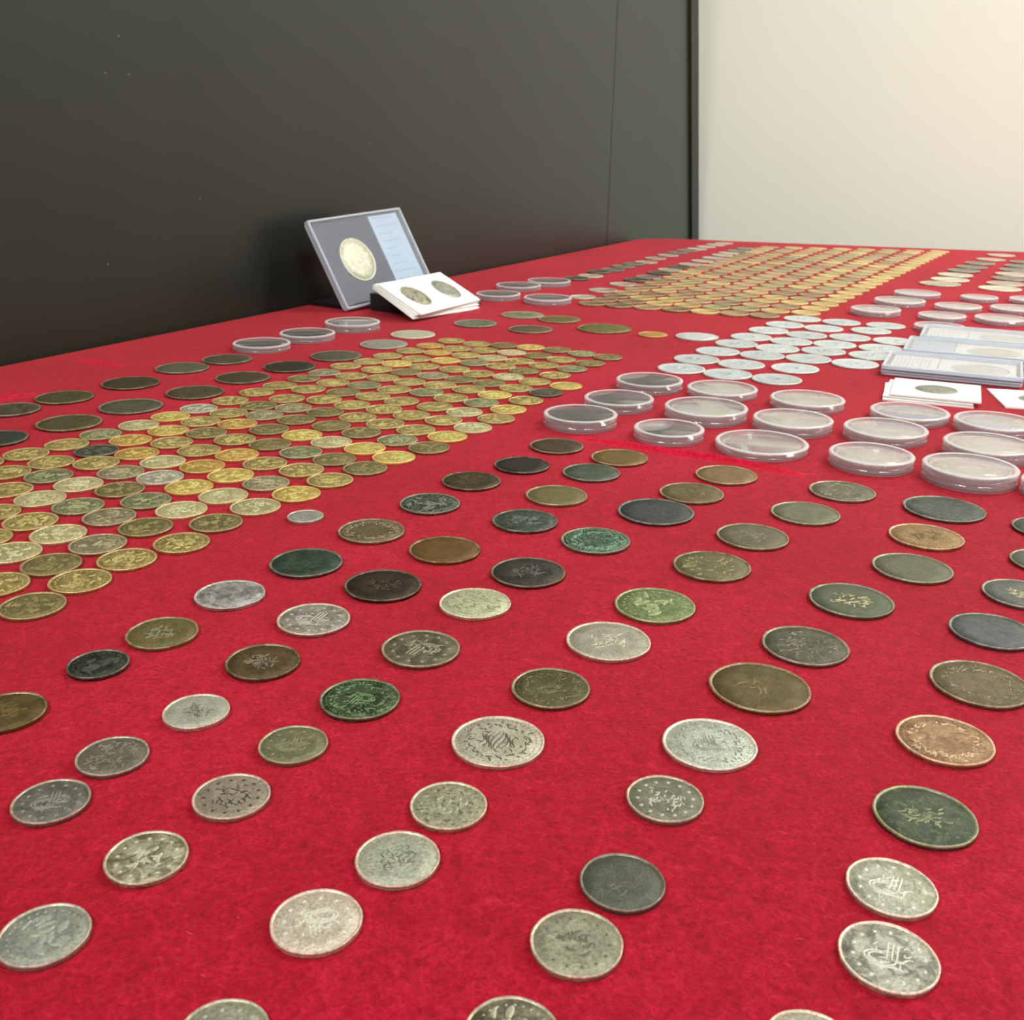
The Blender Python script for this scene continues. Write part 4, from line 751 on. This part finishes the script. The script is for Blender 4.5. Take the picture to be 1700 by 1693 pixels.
# cardboard flips resting against the stand
def flip(name, parent_label, M_, w_, h_, holes, coin_spec, label, group, staples=False):
    root = obj(name, None); root.matrix_world = M_; tag(root, label, 'coin holder', group)
    t = .0011; z = (0, t)
    # card with round windows: grid of cells, each cell a square with a hole
    V = []; F = []; n = 32; cells = len(holes); cw = w_ / cells
    for ci in range(cells):
        cx = cw * (ci + .5); cy = h_ * .5; cr = holes[ci]; b0 = len(V)
        ring = [(cx + cr * cos(2 * pi * k / n), cy + cr * sin(2 * pi * k / n)) for k in range(n)]; outer = []
        for k in range(n):
            a = 2 * pi * k / n; dx, dy = cos(a), sin(a); q = min(cw / 2 / max(1e-6, abs(dx)), h_ / 2 / max(1e-6, abs(dy))); outer.append((cx + dx * q, cy + dy * q))
        for sx, sy in ((1, 1), (-1, 1), (-1, -1), (1, -1)):
            X, Y = cx + sx * cw / 2, cy + sy * h_ / 2; k = min(range(n), key=lambda q: hypot(outer[q][0] - X, outer[q][1] - Y)); outer[k] = (X, Y)
        for zz in z: V += [(x, y, zz) for x, y in ring] + [(x, y, zz) for x, y in outer]
        for k in range(n):
            q = (k + 1) % n
            F += [(b0 + q, b0 + k, b0 + n + k, b0 + n + q), (b0 + 2 * n + k, b0 + 2 * n + q, b0 + 3 * n + q, b0 + 3 * n + k), (b0 + k, b0 + q, b0 + 2 * n + q, b0 + 2 * n + k), (b0 + n + q, b0 + n + k, b0 + 3 * n + k, b0 + 3 * n + q)]
    me = new_mesh('card', V, F, M_CARD); obj('card', me, root)
    for ci in range(cells):
        v, f = lathe([(0, t * .45), (holes[ci] * 1.0, t * .45), (holes[ci] * 1.0, t * .5), (0, t * .5)], 24)
        o = obj('window_film', new_mesh('window_film', v, f, M_CASE), root, (cw * (ci + .5), h_ * .5, 0)); o.location.z = 0.0004
    if staples:
        for ci in range(cells):
            for sx, sy in ((-1, 0), (1, 0)):
                v, f = box_data(-.0004, .0004, -.004, .004, t, t + .0004, .0002)
                obj('staple', new_mesh('staple', v, f, M_STAPLE), root, (cw * (ci + .5) + sx * cw * .42, h_ * .5, 0))
    return root
FU = Vector((cos(1.1016), sin(1.1016), 0)); FB = Vector((-sin(1.1016), cos(1.1016), 0)); tau = .4718
FV = (FB * cos(tau) + Vector((0, 0, 1)) * sin(tau)).normalized(); FN = FU.cross(FV)
FW_, FH = .726 * S, .341 * S
hr = .034 * 1 * .5
fo = W(-.508, 6.052, 0)
names_ = ['white card holder with two coins, topmost of the stack leaning on the stand', 'white card holder second in the leaning stack beside the blue case', 'white card holder third in the leaning stack beside the blue case', 'lowest white card holder of the leaning stack beside the blue case']
for k in range(4):
    # the lower cards of the fan slide a little to the left and lie slightly steeper
    tk = tau + .0 * k; ang = 1.1016 - .035 * k * (1 if k < 3 else .8)
    q_ = -.030 * k; fu = FU * cos(q_) + FV * sin(q_); fv = FV * cos(q_) - FU * sin(q_); fn = FN
    org = fo + Vector((0, 0, .0062)) - FN * (.0017 * k) + FU * (-.0022 * k) + FV * (.0040 * k - .001 * k * k) 
    Mx = frame_mat(org, fu, fv, fn)
    rt_ = flip('coin_card', None, Mx, FW_, FH, [.104 * S, .104 * S], None, names_[k], 'white card coin holders leaning by the blue case')
    if k == 0:
        for ci, (base_, sec_, lb) in enumerate((((132, 128, 108), (206, 200, 178), 'worn silver coin in left window of the leaning white card'), ((150, 152, 138), (178, 180, 164), 'grey coin in right window of the leaning white card'))):
            mf = coin_mat('card_coin_%d' % ci, base_, sec_, metal=.4, rough=.4, scale=60); mr = coin_mat('card_coin_rim_%d' % ci, lighter(base_, .2), lighter(sec_, .2), metal=.4)
            bb, rr_, ee = coin_meshes(.101 * S, .0012, 'wreath', 910 + ci, mf, mr, mr, 48, 0)
            c_ = obj('carded_coin', bb); c_.matrix_world = Mx @ Matrix.Translation((FW_ * (.25 + .5 * ci), FH * .5, .00002)); obj('rim', rr_, c_); obj('relief', ee, c_)
            tag(c_, lb, 'coin')

# ---------------------------------------------------------------- three cases lying in an overlapping fan on the right
ps = radians(-24.9); RU = Vector((cos(ps), sin(ps), 0)); RV = Vector((-sin(ps), cos(ps), 0)); ZN = Vector((0, 0, 1))
CL = ['front one of the three clear cases lying at right, white label with bars', 'middle clear case of the three at right, pale blue label', 'rear one of the three clear cases at right, white label']
CC = ['faint silver coin in the front clear case at right', 'grey silver coin in the middle clear case at right', 'pale coin in the rear clear case at right']
for k, (x, y) in enumerate(((1.747, 4.725), (2.00, 5.150), (2.24, 5.560))):
    root = obj('coin_case', None); root.matrix_world = frame_mat(W(x, y, 0), RU, RV, ZN); tag(root, CL[k], 'coin case', 'clear coin cases lying flat at the right')
    w_, h_, t_ = .60 * S, .425 * S, .0078
    z0 = case(root, w_, h_, t_, w_ * .70, h_ * .5, .125 * S, (.04, .40), dark=False, lines='blue' if k == 1 else True)
    base_, sec_ = (((190, 194, 186), (206, 208, 200)), ((168, 168, 146), (190, 188, 166)), ((192, 192, 178), (206, 206, 192)))[k]
    mf = coin_mat('case_coin_%d' % k, base_, sec_, metal=.3, rough=.4); mr = coin_mat('case_coin_rim_%d' % k, lighter(base_, .3), lighter(sec_, .3), metal=.3)
    bb, rr_, ee = coin_meshes(.122 * S, .0022, 'wreath', 930 + k, mf, mr, mr, 48, 0)
    c_ = obj('cased_coin', bb); c_.matrix_world = root.matrix_world @ Matrix.Translation((w_ * .70, h_ * .5, z0 - .0002)); obj('rim', rr_, c_); obj('relief', ee, c_); tag(c_, CC[k], 'coin')

# white card holders at the right
def flat_flip(x, y, ang, k, label, coin_label=None, group='white card holders lying at the right'):
    U_ = Vector((cos(ang), sin(ang), 0)); V2 = Vector((-sin(ang), cos(ang), 0))
    Mx = frame_mat(W(x, y, 0) + Vector((0, 0, .0001 + .0016 * k)), U_, V2, ZN)
    flip('coin_card', None, Mx, .355 * S, .345 * S, [.088 * S], None, label, group)
    if coin_label:
        mf = coin_mat('flat_card_coin' + coin_label[:5], (140, 142, 130), (168, 168, 154), metal=.4, rough=.4); mr = coin_mat('flat_card_rim' + coin_label[:5], (160, 160, 148), (180, 180, 168), metal=.4)
        bb, rr_, ee = coin_meshes(.085 * S, .0012, 'worn', 950, mf, mr, mr, 48, 0)
        c_ = obj('carded_coin', bb); c_.matrix_world = Mx @ Matrix.Translation((.1775 * S, .1725 * S, .00002)); obj('rim', rr_, c_); 
        if ee: obj('relief', ee, c_)
        tag(c_, coin_label, 'coin')
flat_flip(1.590, 4.235, radians(-21.0), 0, 'lowest white card holder of the flat stack before the clear cases')
flat_flip(1.598, 4.262, radians(-24.5), 1, 'middle white card holder of the flat stack before the clear cases')
flat_flip(1.622, 4.245, radians(-23.0), 2, 'top white card holder of the flat stack before the clear cases', 'grey coin in window of the flat white card before the cases')
flat_flip(2.060, 4.125, radians(-12.0), 0, 'white card holder at right edge behind the round capsules', 'dark coin in the white card at the right edge')
